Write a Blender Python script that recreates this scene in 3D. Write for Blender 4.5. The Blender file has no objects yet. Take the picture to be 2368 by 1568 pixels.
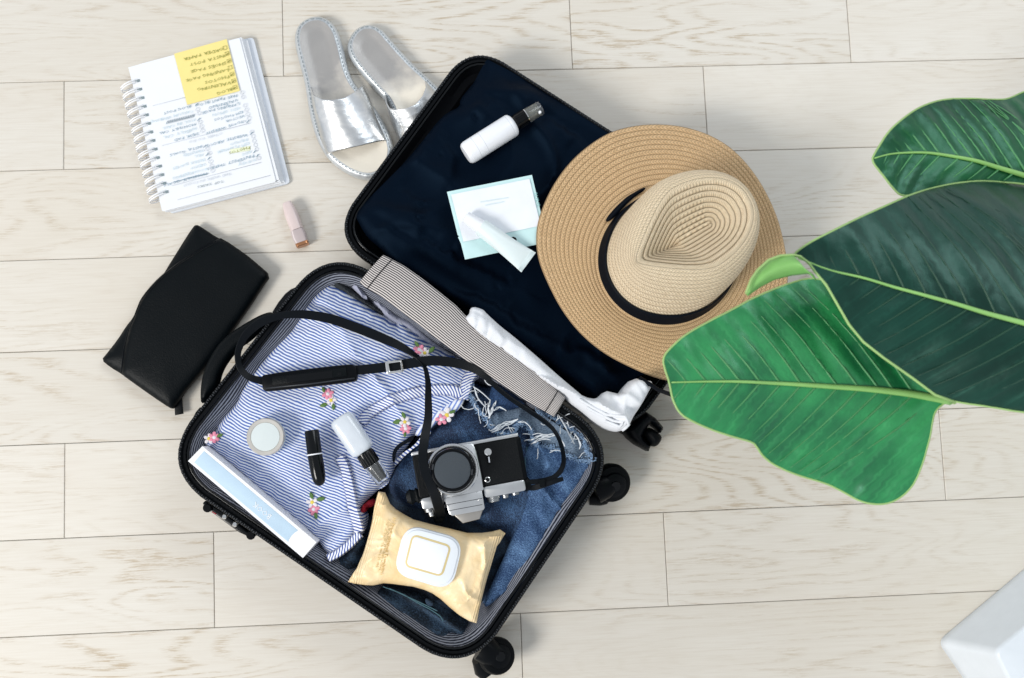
import bpy, bmesh, math, random
import numpy as np
from mathutils import Vector, Matrix, Euler
from mathutils.geometry import delaunay_2d_cdt
random.seed(7)
rng = np.random.RandomState(7)
S = bpy.context.scene
COL = S.collection

# ------------------------------------------------------------------ camera
FPX = 2301.0
CAM_LOC = Vector((0.0, -0.1704, 1.6547))
CAM_ROT = Euler((0.0998, -0.03903, -0.0394), 'XYZ')
cd = bpy.data.cameras.new('camera'); cam = bpy.data.objects.new('camera', cd); COL.objects.link(cam)
cam.location = CAM_LOC; cam.rotation_euler = CAM_ROT
cd.sensor_width = 36; cd.lens = FPX / 2367 * 36; cd.clip_end = 50; cd.clip_start = .01
cd.dof.use_dof = True; cd.dof.focus_distance = 1.52; cd.dof.aperture_fstop = 5.6
S.camera = cam
RM = np.array(CAM_ROT.to_matrix())

# ------------------------------------------------------------------ light: a bright room with a big window on the left
w = bpy.data.worlds.new('World'); S.world = w; w.use_nodes = True
bgn = w.node_tree.nodes['Background']; bgn.inputs[1].default_value = 1.0
_tc = w.node_tree.nodes.new('ShaderNodeTexCoord'); _sp = w.node_tree.nodes.new('ShaderNodeSeparateXYZ'); _cr = w.node_tree.nodes.new('ShaderNodeValToRGB')   # bright walls, dimmer ceiling
w.node_tree.links.new(_tc.outputs['Generated'], _sp.inputs[0]); w.node_tree.links.new(_sp.outputs[2], _cr.inputs[0]); w.node_tree.links.new(_cr.outputs[0], bgn.inputs[0])
_cr.color_ramp.elements[0].position = .0; _cr.color_ramp.elements[0].color = (.78, .81, .86, 1); _cr.color_ramp.elements[1].position = .95; _cr.color_ramp.elements[1].color = (.47, .50, .54, 1)
def area(name, loc, target, sx, sy, power, col):
    l = bpy.data.lights.new(name, 'AREA'); l.shape = 'RECTANGLE'; l.size = sx; l.size_y = sy; l.energy = power; l.color = col
    o = bpy.data.objects.new(name, l); COL.objects.link(o); o.location = loc
    o.rotation_euler = (Vector(target) - Vector(loc)).to_track_quat('-Z', 'Y').to_euler(); return o
area('window_light', (-4.6, -2.6, 4.8), (.2, 0, 0), 2.2, 2.2, 400, (1.0, 0.97, 0.92))
area('leaf_sheen_light', (1.7, 1.9, 2.9), (.4, 0, .2), 1.8, 1.4, 36, (0.9, 0.96, 1.0))  # added lamp to put sheen on the leaves, no known window there
vs = S.view_settings; vs.view_transform = 'Standard'; vs.look = 'None'; vs.gamma = 1; vs.use_curve_mapping = False; vs.exposure = -0.01

# ------------------------------------------------------------------ photo pixel -> point at its own height
K = 0.57788
def zoom(x0, y0, s): return lambda p: ((x0 + p[0] / s) * K, (y0 + p[1] / s) * K)
zA = zoom(350, 0, 1.7422); zB = zoom(1100, 0, 1.96); zC = zoom(350, 750, 1.568); zD = zoom(1300, 150, 1.568)
zE = zoom(2050, 450, 1.30667); zF = zoom(650, 1000, 1.742); zG = zoom(1300, 950, 1.96); zH = zoom(650, 1550, 1.96)
zI = zoom(1500, 1450, 1.96); zK = zoom(1200, 1900, 1.929); zL = zoom(2050, 1100, 1.96); zM = zoom(2500, 300, 0.8709)
zN = zoom(3200, 1700, 1.548); zW = zoom(2250, 1550, 3.1356); zQ = zoom(1550, 1700, 3.485); zS = zoom(1000, 1300, 3.3829)
zT = zoom(500, 130, 2.24); zV = zoom(1900, 350, 4.48); zU = lambda p: p; zX = zoom(1760, 960, 1.705)
def ray(u, v):
    return RM @ np.array([(u - 1183.5) / FPX, -(v - 784) / FPX, -1.0])
def P(zf, p, z):
    u, v = zf(p); d = ray(u, v); t = (z - CAM_LOC[2]) / d[2]
    return np.array([CAM_LOC[0] + t * d[0], CAM_LOC[1] + t * d[1], z])
def PP(zf, p, pl):                       # onto a tilted plane z = z0 + gx*(x-x0) + gy*(y-y0)
    z0, gx, gy, x0, y0 = pl; u, v = zf(p); d = ray(u, v); c = np.array(CAM_LOC)
    t = (z0 + gx * (c[0] - x0) + gy * (c[1] - y0) - c[2]) / (d[2] - gx * d[0] - gy * d[1])
    return c + t * d
def PS(zf, pts, z): return [P(zf, p, z) for p in pts]

# ------------------------------------------------------------------ noise
def _h(i, j, s):
    n = (i * 374761393 + j * 668265263 + s * 1442695041) & 0x7fffffff
    n = ((n ^ (n >> 13)) * 1274126177) & 0x7fffffff
    return ((n ^ (n >> 16)) & 0xffff) / 65535.0
def vn(x, y, s=0):
    x = np.asarray(x, float); y = np.asarray(y, float)
    i = np.floor(x).astype(np.int64); j = np.floor(y).astype(np.int64); fx = x - i; fy = y - j
    fx = fx * fx * (3 - 2 * fx); fy = fy * fy * (3 - 2 * fy)
    a = _h(i, j, s); b = _h(i + 1, j, s); c = _h(i, j + 1, s); d = _h(i + 1, j + 1, s)
    return (a + (b - a) * fx) * (1 - fy) + (c + (d - c) * fx) * fy - .5
def fbm(x, y, s=0, o=3): return sum(vn(x * 2 ** k, y * 2 ** k, s + k * 17) / 1.8 ** k for k in range(o))
def ridge(x, y, s=0): return 1 - np.minimum(1, abs(vn(x, y, s)) * 5)

# ------------------------------------------------------------------ object helpers
ORG = {}
def empty(name, loc, label=None, cat=None, group=None, kind=None):
    o = bpy.data.objects.new(name, None); COL.objects.link(o); o.location = loc; o.empty_display_size = .02
    ORG[o] = np.array(loc, float); tag(o, label, cat, group, kind); return o
def tag(o, label=None, cat=None, group=None, kind=None):
    for k, v in (('label', label), ('category', cat), ('group', group), ('kind', kind)):
        if v: o[k] = v
    return o
def mk(name, verts, faces, mat, parent=None, smooth=True, uvs=None, label=None, kind=None, sharp=None):
    V = np.asarray(verts, float).reshape(-1, 3)
    if parent is None: org = np.array([V[:, 0].mean(), V[:, 1].mean(), V[:, 2].min()])
    else: org = ORG[parent]
    me = bpy.data.meshes.new(name); me.from_pydata((V - org).tolist(), [], [tuple(int(i) for i in f) for f in faces])
    if uvs is not None:
        ul = me.uv_layers.new(name='UVMap'); vi = np.zeros(len(me.loops), np.int32); me.loops.foreach_get('vertex_index', vi)
        if isinstance(uvs, tuple): arr = np.asarray(uvs[1], float)      # already per loop
        else: arr = np.asarray(uvs, float)[vi]
        ul.data.foreach_set('uv', arr.ravel())
    if smooth:
        me.polygons.foreach_set('use_smooth', [True] * len(me.polygons))
        if sharp: me.set_sharp_from_angle(angle=math.radians(sharp))
    o = bpy.data.objects.new(name, me); COL.objects.link(o)
    if mat: me.materials.append(mat)
    if parent is None: o.location = org
    else: o.parent = parent
    ORG[o] = org; tag(o, label=label, kind=kind); return o
def dens(pts, step, closed=True):
    pts = [np.array(p[:2], float) for p in pts]; out = []; n = len(pts)
    for i in range(n if closed else n - 1):
        a, b = pts[i], pts[(i + 1) % n]; L = np.linalg.norm(b - a); k = max(1, int(round(L / step)))
        for j in range(k): out.append(a + (b - a) * j / k)
    if not closed: out.append(pts[-1])
    return np.array(out)
def smoothc(pts, it=2):
    p = [np.array(q[:2], float) for q in pts]
    for _ in range(it):
        q = []
        for i in range(len(p)):
            a, b = p[i], p[(i + 1) % len(p)]; q += [a * .75 + b * .25, a * .25 + b * .75]
        p = q
    return p
def inside(poly, X, Y):
    r = np.zeros(len(X), bool); n = len(poly); j = n - 1
    for i in range(n):
        xi, yi = poly[i]; xj, yj = poly[j]
        c = ((yi > Y) != (yj > Y)) & (X < (xj - xi) * (Y - yi) / (yj - yi + 1e-15) + xi); r ^= c; j = i
    return r
def bdist(poly, X, Y):
    d = np.full(len(X), 1e9); n = len(poly)
    for i in range(n):
        a = poly[i]; b = poly[(i + 1) % n]; ab = b - a; L = (ab ** 2).sum() + 1e-15
        t = np.clip(((X - a[0]) * ab[0] + (Y - a[1]) * ab[1]) / L, 0, 1)
        d = np.minimum(d, np.hypot(X - a[0] - t * ab[0], Y - a[1] - t * ab[1]))
    return d
def sheet(name, outl, zf, step, mat, parent=None, thick=.002, uv=None, sm=1, bottom=None, label=None, kind=None, curve_bottom=False):
    """A closed sheet with real thickness: outline (world xy), top surface z = zf(x, y, distance to edge)."""
    o = smoothc(outl, sm) if sm else [np.array(q[:2], float) for q in outl]
    B = dens(o, step)
    x0, y0 = B.min(0); x1, y1 = B.max(0)
    gx, gy = np.meshgrid(np.arange(x0, x1, step), np.arange(y0, y1, step * .866))
    gx = gx + (np.arange(gx.shape[0]) % 2)[:, None] * step * .5
    X = gx.ravel(); Y = gy.ravel(); m = inside(B, X, Y); X = X[m]; Y = Y[m]
    m = bdist(B, X, Y) > step * .55; X = X[m]; Y = Y[m]
    pts = [Vector(b) for b in B] + [Vector((a, b)) for a, b in zip(X, Y)]
    vs_, _, fs, *_r = delaunay_2d_cdt(pts, [], [list(range(len(B)))], 1, 1e-7)
    XY = np.array([[v.x, v.y] for v in vs_]); D = bdist(B, XY[:, 0], XY[:, 1]); D[D < 1e-6] = 0
    Zt = zf(XY[:, 0], XY[:, 1], D) + np.zeros(len(XY))
    F = []
    for f in fs:
        a, b, c = XY[f[0]], XY[f[1]], XY[f[2]]
        if (b[0] - a[0]) * (c[1] - a[1]) - (b[1] - a[1]) * (c[0] - a[0]) < 0: f = f[::-1]
        F.append(tuple(f))
    n = len(XY)
    Zb = bottom(XY[:, 0], XY[:, 1], D) + np.zeros(n) if bottom is not None else Zt - thick
    V = np.vstack([np.column_stack([XY, Zt]), np.column_stack([XY, Zb])])
    cnt = {}
    for f in F:
        for i in range(len(f)):
            e = (f[i], f[(i + 1) % len(f)]); cnt[e] = 1
    side = [(a, a + n, b + n, b) for (a, b) in cnt if (b, a) not in cnt]
    faces = F + [tuple(i + n for i in f[::-1]) for f in F] + [(q[0], q[1], q[2], q[3]) for q in side]
    UV = uv(XY[:, 0], XY[:, 1], D) if uv else (XY[:, 0], XY[:, 1])
    UV = np.column_stack([np.concatenate([UV[0]] * 2), np.concatenate([UV[1]] * 2)])
    ob = mk(name, V, faces, mat, parent, True, UV, label=label, kind=kind)
    ob.data.set_sharp_from_angle(angle=math.radians(60)); return ob
def rotuv(deg, ox=0, oy=0, amp=0, sc=8, seed=3):
    c, s = math.cos(math.radians(deg)), math.sin(math.radians(deg))
    def f(x, y, d=None):
        u = (x - ox) * c + (y - oy) * s; v = -(x - ox) * s + (y - oy) * c
        if amp: v = v + amp * fbm(x * sc, y * sc, seed)
        return u, v
    return f
def grid(name, pts, closed, mat, parent=None, uvs=None, cap0=False, cap1=False, flip=False, label=None, kind=None, sharp=None, closed_i=False):
    """pts[i][j]; j wraps when closed."""
    A = np.asarray(pts, float); ni, nj = A.shape[:2]; F = []; L = []
    if uvs is not None: U = np.asarray(uvs, float)
    for i in range(ni if closed_i else ni - 1):
        i2 = (i + 1) % ni
        for j in range(nj if closed else nj - 1):
            j2 = (j + 1) % nj
            q = (i * nj + j, i * nj + j2, i2 * nj + j2, i2 * nj + j)
            if uvs is not None:
                w1 = U[i][j2] if j2 else U[i][nj - 1] * 2 - U[i][nj - 2]; w2 = U[i2][j2] if j2 else U[i2][nj - 1] * 2 - U[i2][nj - 2]
                l = [U[i][j], w1, w2, U[i2][j]]
            if flip: q = q[::-1]
            F.append(q)
            if uvs is not None: L += (l[::-1] if flip else l)
    if cap0: q = tuple(range(nj)); q = q if flip else q[::-1]; F.append(q)
    if cap0 and uvs is not None: L += [U[0][0]] * nj
    if cap1: q = tuple((ni - 1) * nj + j for j in range(nj)); q = q[::-1] if flip else q; F.append(q)
    if cap1 and uvs is not None: L += [U[-1][0]] * nj
    return mk(name, A.reshape(-1, 3), F, mat, parent, True, ('loop', L) if uvs is not None else None, label=label, kind=kind, sharp=sharp or 40)
def loft(name, p0, p1, prof, mat, parent=None, n=28, label=None, up=(0, 0, 1), sharp=35, pw=2.0):
    """A solid along p0->p1; prof rows are (t, half width, half height); pw > 2 squares the section."""
    p0 = np.array(p0, float); p1 = np.array(p1, float); ax = p1 - p0; axn = ax / np.linalg.norm(ax)
    upv = np.array(up, float); sd = np.cross(upv, axn); sd /= np.linalg.norm(sd); u2 = np.cross(axn, sd); R = []
    for t, a, b in prof:
        c = p0 + ax * t; row = []
        for k in range(n):
            th = 2 * math.pi * k / n; cx, sx = math.cos(th), math.sin(th)
            cx = math.copysign(abs(cx) ** (2 / pw), cx); sx = math.copysign(abs(sx) ** (2 / pw), sx)
            row.append(c + sd * a * cx + u2 * b * sx)
        R.append(row)
    return grid(name, R, True, mat, parent, cap0=True, cap1=True, label=label, sharp=sharp)
def lathe(name, c, prof, mat, parent=None, n=48, label=None, sharp=30, sx=1, sy=1, rot=0, knurl=0, kn=0):
    """Vertical-axis solid; prof rows (radius, z) from the bottom up."""
    R = []
    for r, z in prof:
        R.append([(c[0] + sx * (r + (knurl if (kn and j % 2) else 0)) * math.cos(2 * math.pi * j / n + rot), c[1] + sy * (r + (knurl if (kn and j % 2) else 0)) * math.sin(2 * math.pi * j / n + rot), z) for j in range(n)])
    return grid(name, R, True, mat, parent, cap0=True, cap1=True, label=label, sharp=sharp)
def tubev(path, r, n=6, closed=False):
    Pp = np.asarray(path, float); m = len(Pp); V = []; F = []
    T = np.roll(Pp, -1, 0) - np.roll(Pp, 1, 0)
    if not closed: T[0] = Pp[1] - Pp[0]; T[-1] = Pp[-1] - Pp[-2]
    T /= np.linalg.norm(T, axis=1)[:, None] + 1e-12
    for i in range(m):
        up = np.array([0, 0, 1.0]) if abs(T[i][2]) < .95 else np.array([1.0, 0, 0])
        s = np.cross(up, T[i]); s /= np.linalg.norm(s) + 1e-12; u = np.cross(T[i], s); rr = r[i] if hasattr(r, '__len__') else r
        for k in range(n):
            a = 2 * math.pi * k / n; V.append(Pp[i] + rr * (s * math.cos(a) + u * math.sin(a)))
    for i in range(m if closed else m - 1):
        i2 = (i + 1) % m
        for k in range(n): F.append((i * n + k, i * n + (k + 1) % n, i2 * n + (k + 1) % n, i2 * n + k))
    if not closed: F += [tuple(range(n))[::-1], tuple((m - 1) * n + k for k in range(n))]
    return V, F
def tube(name, path, r, mat, parent=None, n=8, closed=False, label=None, kind=None):
    V, F = tubev(path, r, n, closed); return mk(name, V, F, mat, parent, label=label, kind=kind)
class MB:
    def __init__(s): s.V = []; s.F = []
    def add(s, V, F): o = len(s.V); s.V += list(V); s.F += [tuple(i + o for i in f) for f in F]
    def tube(s, path, r, n=5, closed=False): s.add(*tubev(path, r, n, closed))
    def box(s, c, ex, ey, ez):
        c, ex, ey, ez = (np.array(q, float) for q in (c, ex, ey, ez))
        V = [c + sx * ex + sy * ey + sz * ez for sz in (-1, 1) for sx, sy in ((-1, -1), (1, -1), (1, 1), (-1, 1))]
        s.add(V, [(3, 2, 1, 0), (4, 5, 6, 7), (0, 1, 5, 4), (1, 2, 6, 5), (2, 3, 7, 6), (3, 0, 4, 7)])
    def build(s, name, mat, parent=None, smooth=True, label=None, kind=None, sharp=None): return mk(name, s.V, s.F, mat, parent, smooth, label=label, kind=kind, sharp=sharp)
def prism(name, outl, z0, z1, mat, parent=None, bevel=.001, sm=0, label=None, kind=None, uv=None):
    """Straight-walled solid over an outline, with a rounded top edge."""
    o = smoothc(outl, sm) if sm else [np.array(q[:2], float) for q in outl]
    a = sum(o[i][0] * o[(i + 1) % len(o)][1] - o[(i + 1) % len(o)][0] * o[i][1] for i in range(len(o)))
    if a < 0: o = o[::-1]
    def ins(pl, d):
        n = len(pl); q = []
        for i in range(n):
            e1 = pl[i] - pl[i - 1]; e2 = pl[(i + 1) % n] - pl[i]; e1 = e1 / (np.linalg.norm(e1) + 1e-12); e2 = e2 / (np.linalg.norm(e2) + 1e-12)
            nn = np.array([-e1[1] - e2[1], e1[0] + e2[0]]); L = np.linalg.norm(nn) + 1e-9; nn /= L
            q.append(pl[i] + nn * d / max(.35, L / 2))
        return q
    rows = [(ins(o, bevel), z0), (o, z0 + bevel), (o, z1 - bevel), (ins(o, bevel * .3), z1 - bevel * .3), (ins(o, bevel), z1)]
    R = [[(p[0], p[1], z) for p in pl] for pl, z in rows]
    return grid(name, R, True, mat, parent, cap0=True, cap1=True, label=label, kind=kind, sharp=40)
def rquad(c, r, n=8):
    """Rounded polygon from corner points (world xy)."""
    out = []; m = len(c); c = [np.array(q[:2], float) for q in c]
    for i in range(m):
        a, b, d = c[i - 1], c[i], c[(i + 1) % m]; e1 = (a - b) / np.linalg.norm(a - b); e2 = (d - b) / np.linalg.norm(d - b)
        rr = r[i] if hasattr(r, '__len__') else r
        ang = math.acos(np.clip(e1 @ e2, -1, 1)); L = min(rr / math.tan(ang / 2), .48 * np.linalg.norm(a - b), .48 * np.linalg.norm(d - b)); p, q = b + e1 * L, b + e2 * L
        for k in range(n + 1):
            t = k / n; s = (1 - t) ** 2 * p + 2 * t * (1 - t) * (b * .86 + (p + q) * .07) + t * t * q; out.append(s)
    return out
def inset(c, d):
    c = [np.array(q[:2], float) for q in c]; m = len(c); out = []; cen = sum(c) / m
    L = []
    for i in range(m):
        a, b = c[i], c[(i + 1) % m]; e = (b - a) / np.linalg.norm(b - a); nn = np.array([-e[1], e[0]])
        if nn @ (cen - a) < 0: nn = -nn
        dd = d[i] if hasattr(d, '__len__') else d
        L.append((a + nn * dd, e))
    for i in range(m):
        (p, e), (q, f) = L[i - 1], L[i]; M_ = np.array([[e[0], -f[0]], [e[1], -f[1]]]); t = np.linalg.solve(M_, q - p); out.append(p + e * t[0])
    return out
def text(name, s, size, c, ang, z, mat, parent, align='CENTER', depth=.0002, squash=1.0, kind=None):
    cu = bpy.data.curves.new(name, 'FONT'); cu.body = s; cu.size = size; cu.align_x = align; cu.align_y = 'CENTER'; cu.resolution_u = 1; cu.extrude = depth
    t = bpy.data.objects.new(name, cu); COL.objects.link(t)
    me = bpy.data.meshes.new_from_object(t.evaluated_get(bpy.context.evaluated_depsgraph_get())); bpy.data.objects.remove(t)
    V = np.array([v.co[:] for v in me.vertices]); F = [tuple(p.vertices) for p in me.polygons]; bpy.data.meshes.remove(me)
    if len(V) == 0: return None
    ca, sa = math.cos(ang), math.sin(ang); V[:, 0] *= squash
    W_ = np.column_stack([c[0] + V[:, 0] * ca - V[:, 1] * sa, c[1] + V[:, 0] * sa + V[:, 1] * ca, z + V[:, 2]])
    return (W_.tolist(), F) if parent == 'raw' else mk(name, W_, F, mat, parent, smooth=False, kind=kind)

# ------------------------------------------------------------------ materials
class NT:
    def __init__(s, name):
        s.m = bpy.data.materials.new(name); s.m.use_nodes = True; s.t = s.m.node_tree; s.b = s.t.nodes['Principled BSDF']
    def n(s, ty, **kw):
        q = s.t.nodes.new(ty); ins = kw.pop('ins', {})
        for k, v in kw.items(): setattr(q, k, v)
        for k, v in ins.items(): s.set(q.inputs[k], v)
        return q
    def set(s, i, v):
        if isinstance(v, bpy.types.NodeSocket): s.t.links.new(v, i)
        else: i.default_value = (tuple(v) + (1,) if isinstance(v, tuple) and len(v) == 3 and i.type == 'RGBA' else v)
    def ma(s, op, a, b=0.0, c=0.0):
        q = s.n('ShaderNodeMath', operation=op); s.set(q.inputs[0], a); s.set(q.inputs[1], b); s.set(q.inputs[2], c); return q.outputs[0]
    def mix(s, f, a, b, bt='MIX'):
        q = s.n('ShaderNodeMix', data_type='RGBA', blend_type=bt); s.set(q.inputs[0], f); s.set(q.inputs[6], a); s.set(q.inputs[7], b); return q.outputs[2]
    def uv(s): return s.n('ShaderNodeUVMap').outputs[0]
    def obj(s): return s.n('ShaderNodeTexCoord').outputs['Object']
    def map(s, vec, sc=(1, 1, 1), rot=(0, 0, 0), loc=(0, 0, 0)):
        q = s.n('ShaderNodeMapping'); s.set(q.inputs[0], vec); q.inputs['Scale'].default_value = sc; q.inputs['Rotation'].default_value = rot; q.inputs['Location'].default_value = loc; return q.outputs[0]
    def noise(s, vec, sc, det=3, rough=.55, dist=0):
        q = s.n('ShaderNodeTexNoise'); s.set(q.inputs['Vector'], vec); q.inputs['Scale'].default_value = sc; q.inputs['Detail'].default_value = det; q.inputs['Roughness'].default_value = rough; q.inputs['Distortion'].default_value = dist; return q.outputs[0]
    def step(s, x, a, b, c=0.0, d=1.0):
        q = s.n('ShaderNodeMapRange'); s.set(q.inputs[0], x); q.inputs[1].default_value = a; q.inputs[2].default_value = b; q.inputs[3].default_value = c; q.inputs[4].default_value = d; return q.outputs[0]
    def xyz(s, vec): q = s.n('ShaderNodeSeparateXYZ'); s.set(q.inputs[0], vec); return q.outputs
    def bump(s, h, st=.3, dist=.001):
        q = s.n('ShaderNodeBump'); q.inputs['Strength'].default_value = st; q.inputs['Distance'].default_value = dist; s.set(q.inputs['Height'], h); s.set(s.b.inputs['Normal'], q.outputs[0])
    def out(s, col=None, rough=None, metal=None, **kw):
        if col is not None: s.set(s.b.inputs['Base Color'], col)
        if rough is not None: s.set(s.b.inputs['Roughness'], rough)
        if metal is not None: s.set(s.b.inputs['Metallic'], metal)
        for k, v in kw.items(): s.set(s.b.inputs[k], v)
        return s.m
def pm(name, col, rough=.5, metal=0, bs=0, bst=.2, var=.06, **kw):
    if max(col) < .03 and metal == 0 and 'Specular_IOR_Level' not in kw: kw['Specular_IOR_Level'] = .10
    t = NT(name); v = t.noise(t.obj(), 35, 3); c2 = tuple(max(0, c * (1 - var * 2)) for c in col)
    c = t.mix(t.step(v, .3, .7), c2, col)
    if bs: t.bump(t.noise(t.obj(), bs, 4), bst, .0006)
    return t.out(c, rough, metal, **{k.replace('_', ' '): x for k, x in kw.items()})
def stripes(name, ca, cb, period, duty=.5, soft=.08, wob=0, rough=.8, weave=True, vshift=None):
    t = NT(name); u = t.xyz(t.uv()); v = u[1]
    if wob: v = t.ma('ADD', v, t.ma('MULTIPLY', t.ma('SUBTRACT', t.noise(t.uv(), 60, 2), .5), wob))
    f = t.ma('FRACT', t.ma('DIVIDE', v, period)); d = t.ma('ABSOLUTE', t.ma('SUBTRACT', f, .5))
    k = t.step(d, duty / 2 - soft, duty / 2 + soft)
    if weave:
        w_ = t.noise(t.map(t.uv(), (1800, 350, 1)), 1, 2); ca2 = t.mix(t.step(w_, .35, .65), ca, tuple(min(1, c * 1.5 + .01) for c in ca))
        t.bump(t.noise(t.uv(), 500, 3), .25, .0006)
    else: ca2 = ca
    return t.out(t.mix(k, ca2, cb), rough)

def mat_plank():
    t = NT('whitewashed_oak'); oi = t.n('ShaderNodeObjectInfo'); r = oi.outputs['Random']
    off = t.n('ShaderNodeCombineXYZ'); t.set(off.inputs[0], t.ma('MULTIPLY', r, 37.0)); t.set(off.inputs[1], t.ma('MULTIPLY', r, 91.0)); t.set(off.inputs[2], t.ma('MULTIPLY', r, 13.0))
    ad = t.n('ShaderNodeVectorMath', operation='ADD'); t.set(ad.inputs[0], t.obj()); t.set(ad.inputs[1], off.outputs[0]); p = ad.outputs[0]
    # flowing growth rings: contour lines of a long stretched noise field
    f1 = t.noise(t.map(p, (1.5, 7.5, 1)), 1.0, 2, .42, .2)
    f2 = t.noise(t.map(p, (5, 60, 1)), 1.0, 2, .5)
    field = t.ma('ADD', t.ma('MULTIPLY', f1, 26.0), t.ma('MULTIPLY', f2, .9))
    fr = t.ma('FRACT', field); line = t.step(t.ma('ABSOLUTE', t.ma('SUBTRACT', fr, .5)), .22, .48)   # 1 near a ring
    pores = t.noise(t.map(p, (30, 420, 1)), 1.0, 3, .75)
    pm_ = t.step(pores, .46, .58, .05, 1)
    patch = t.step(t.noise(t.map(p, (1.6, 6, 1)), 1.0, 2), .38, .62)
    g = t.ma('MULTIPLY', t.ma('MULTIPLY', line, pm_), t.ma('ADD', t.ma('MULTIPLY', patch, .85), .15))
    tone = t.noise(t.map(p, (2.2, 7, 1)), 1.0, 3)
    base = t.mix(t.step(tone, .3, .7), (.668, .622, .545), (.715, .682, .620))
    base = t.mix(t.ma('MULTIPLY', t.step(r, 0, 1), .35), base, (.60, .57, .51))
    fine = t.noise(t.map(p, (14, 420, 1)), 1.0, 3, .6)
    base = t.mix(t.step(fine, .35, .72, 0, .26), base, (.52, .45, .36))
    col = t.mix(t.ma('MULTIPLY', t.ma('MULTIPLY', g, .95), t.step(oi.outputs['Random'], 0, 1, .45, 1)), base, (.42, .325, .21))
    t.bump(t.ma('SUBTRACT', t.ma('MULTIPLY', fine, .3), g), .18, .0008)
    return t.out(col, .48)
def denim(name, dark, light, lo=.35, hi=.7, sc=9, rough=.85):
    t = NT(name); uv = t.uv(); fade = t.noise(t.map(uv, (.6, 1.7, 1)), sc * 1.3, 5, .62, .5)
    tw = t.noise(t.map(uv, (300, 800, 1), (0, 0, .6)), 1, 2, .65); sp = t.noise(uv, 620, 2, .75)
    f = t.ma('ADD', t.step(fade, lo, hi, 0, .8), t.ma('MULTIPLY', t.ma('SUBTRACT', tw, .5), 2.0)); f = t.ma('ADD', f, t.ma('MULTIPLY', t.ma('SUBTRACT', sp, .5), 1.4))
    col = t.mix(t.step(f, 0, 1), dark, light); t.bump(t.ma('ADD', tw, t.ma('MULTIPLY', fade, .8)), .5, .0012); return t.out(col, rough)
def straw(name, ca, cb, row):
    t = NT(name); u = t.xyz(t.uv()); f = t.ma('FRACT', t.ma('DIVIDE', u[1], row)); d = t.ma('ABSOLUTE', t.ma('SUBTRACT', f, .5))
    hb = t.ma('FRACT', t.ma('ADD', t.ma('MULTIPLY', u[0], 230), t.ma('MULTIPLY', d, 2.2)))
    h = t.step(t.ma('ABSOLUTE', t.ma('SUBTRACT', hb, .5)), .08, .30)
    nz = t.noise(t.map(t.uv(), (150, 420, 1)), 1, 4, .75)
    c = t.mix(t.step(nz, .3, .7), ca, cb); c = t.mix(t.ma('MULTIPLY', t.ma('SUBTRACT', 1.0, h), .5), c, tuple(x * .42 for x in ca))
    c = t.mix(t.step(d, .42, .49, 0, .62), c, tuple(x * .28 for x in ca))
    t.bump(t.ma('ADD', h, t.ma('MULTIPLY', t.step(d, .36, .5), -1.6)), .55, .0010)
    return t.out(c, .68)
def leafmat(name, ca, cb, vein, rough, freq=45, coat=.35):
    t = NT(name); u = t.xyz(t.uv()); f = t.ma('FRACT', t.ma('MULTIPLY', u[0], freq)); d = t.ma('ABSOLUTE', t.ma('SUBTRACT', f, .5))
    n1 = t.noise(t.obj(), 11, 4); n2 = t.noise(t.map(t.uv(), (60, 8, 1)), 1, 3)
    c = t.mix(t.step(n1, .35, .68), ca, cb); c = t.mix(t.step(n2, .45, .75, 0, .35), c, tuple(x * 1.35 for x in cb))
    c = t.mix(t.step(d, .38, .5, 0, .22), c, vein); n3 = t.noise(t.map(t.uv(), (420, 30, 1)), 1, 2); c = t.mix(t.step(n3, .3, .7, 0, .22), c, tuple(x * .6 for x in ca)); t.bump(t.ma('ADD', n2, t.step(d, .2, .5, 0, .35)), .35, .002)
    t.set(t.b.inputs['Roughness'], t.step(n1, .3, .7, rough * .85, rough * 1.2)); return t.out(c, None, 0, **{'Coat Weight': coat, 'Coat Roughness': .36, 'Coat Tint': (.5, 1.0, .85, 1), 'Specular Tint': (.35, .85, .70, 1)})

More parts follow.
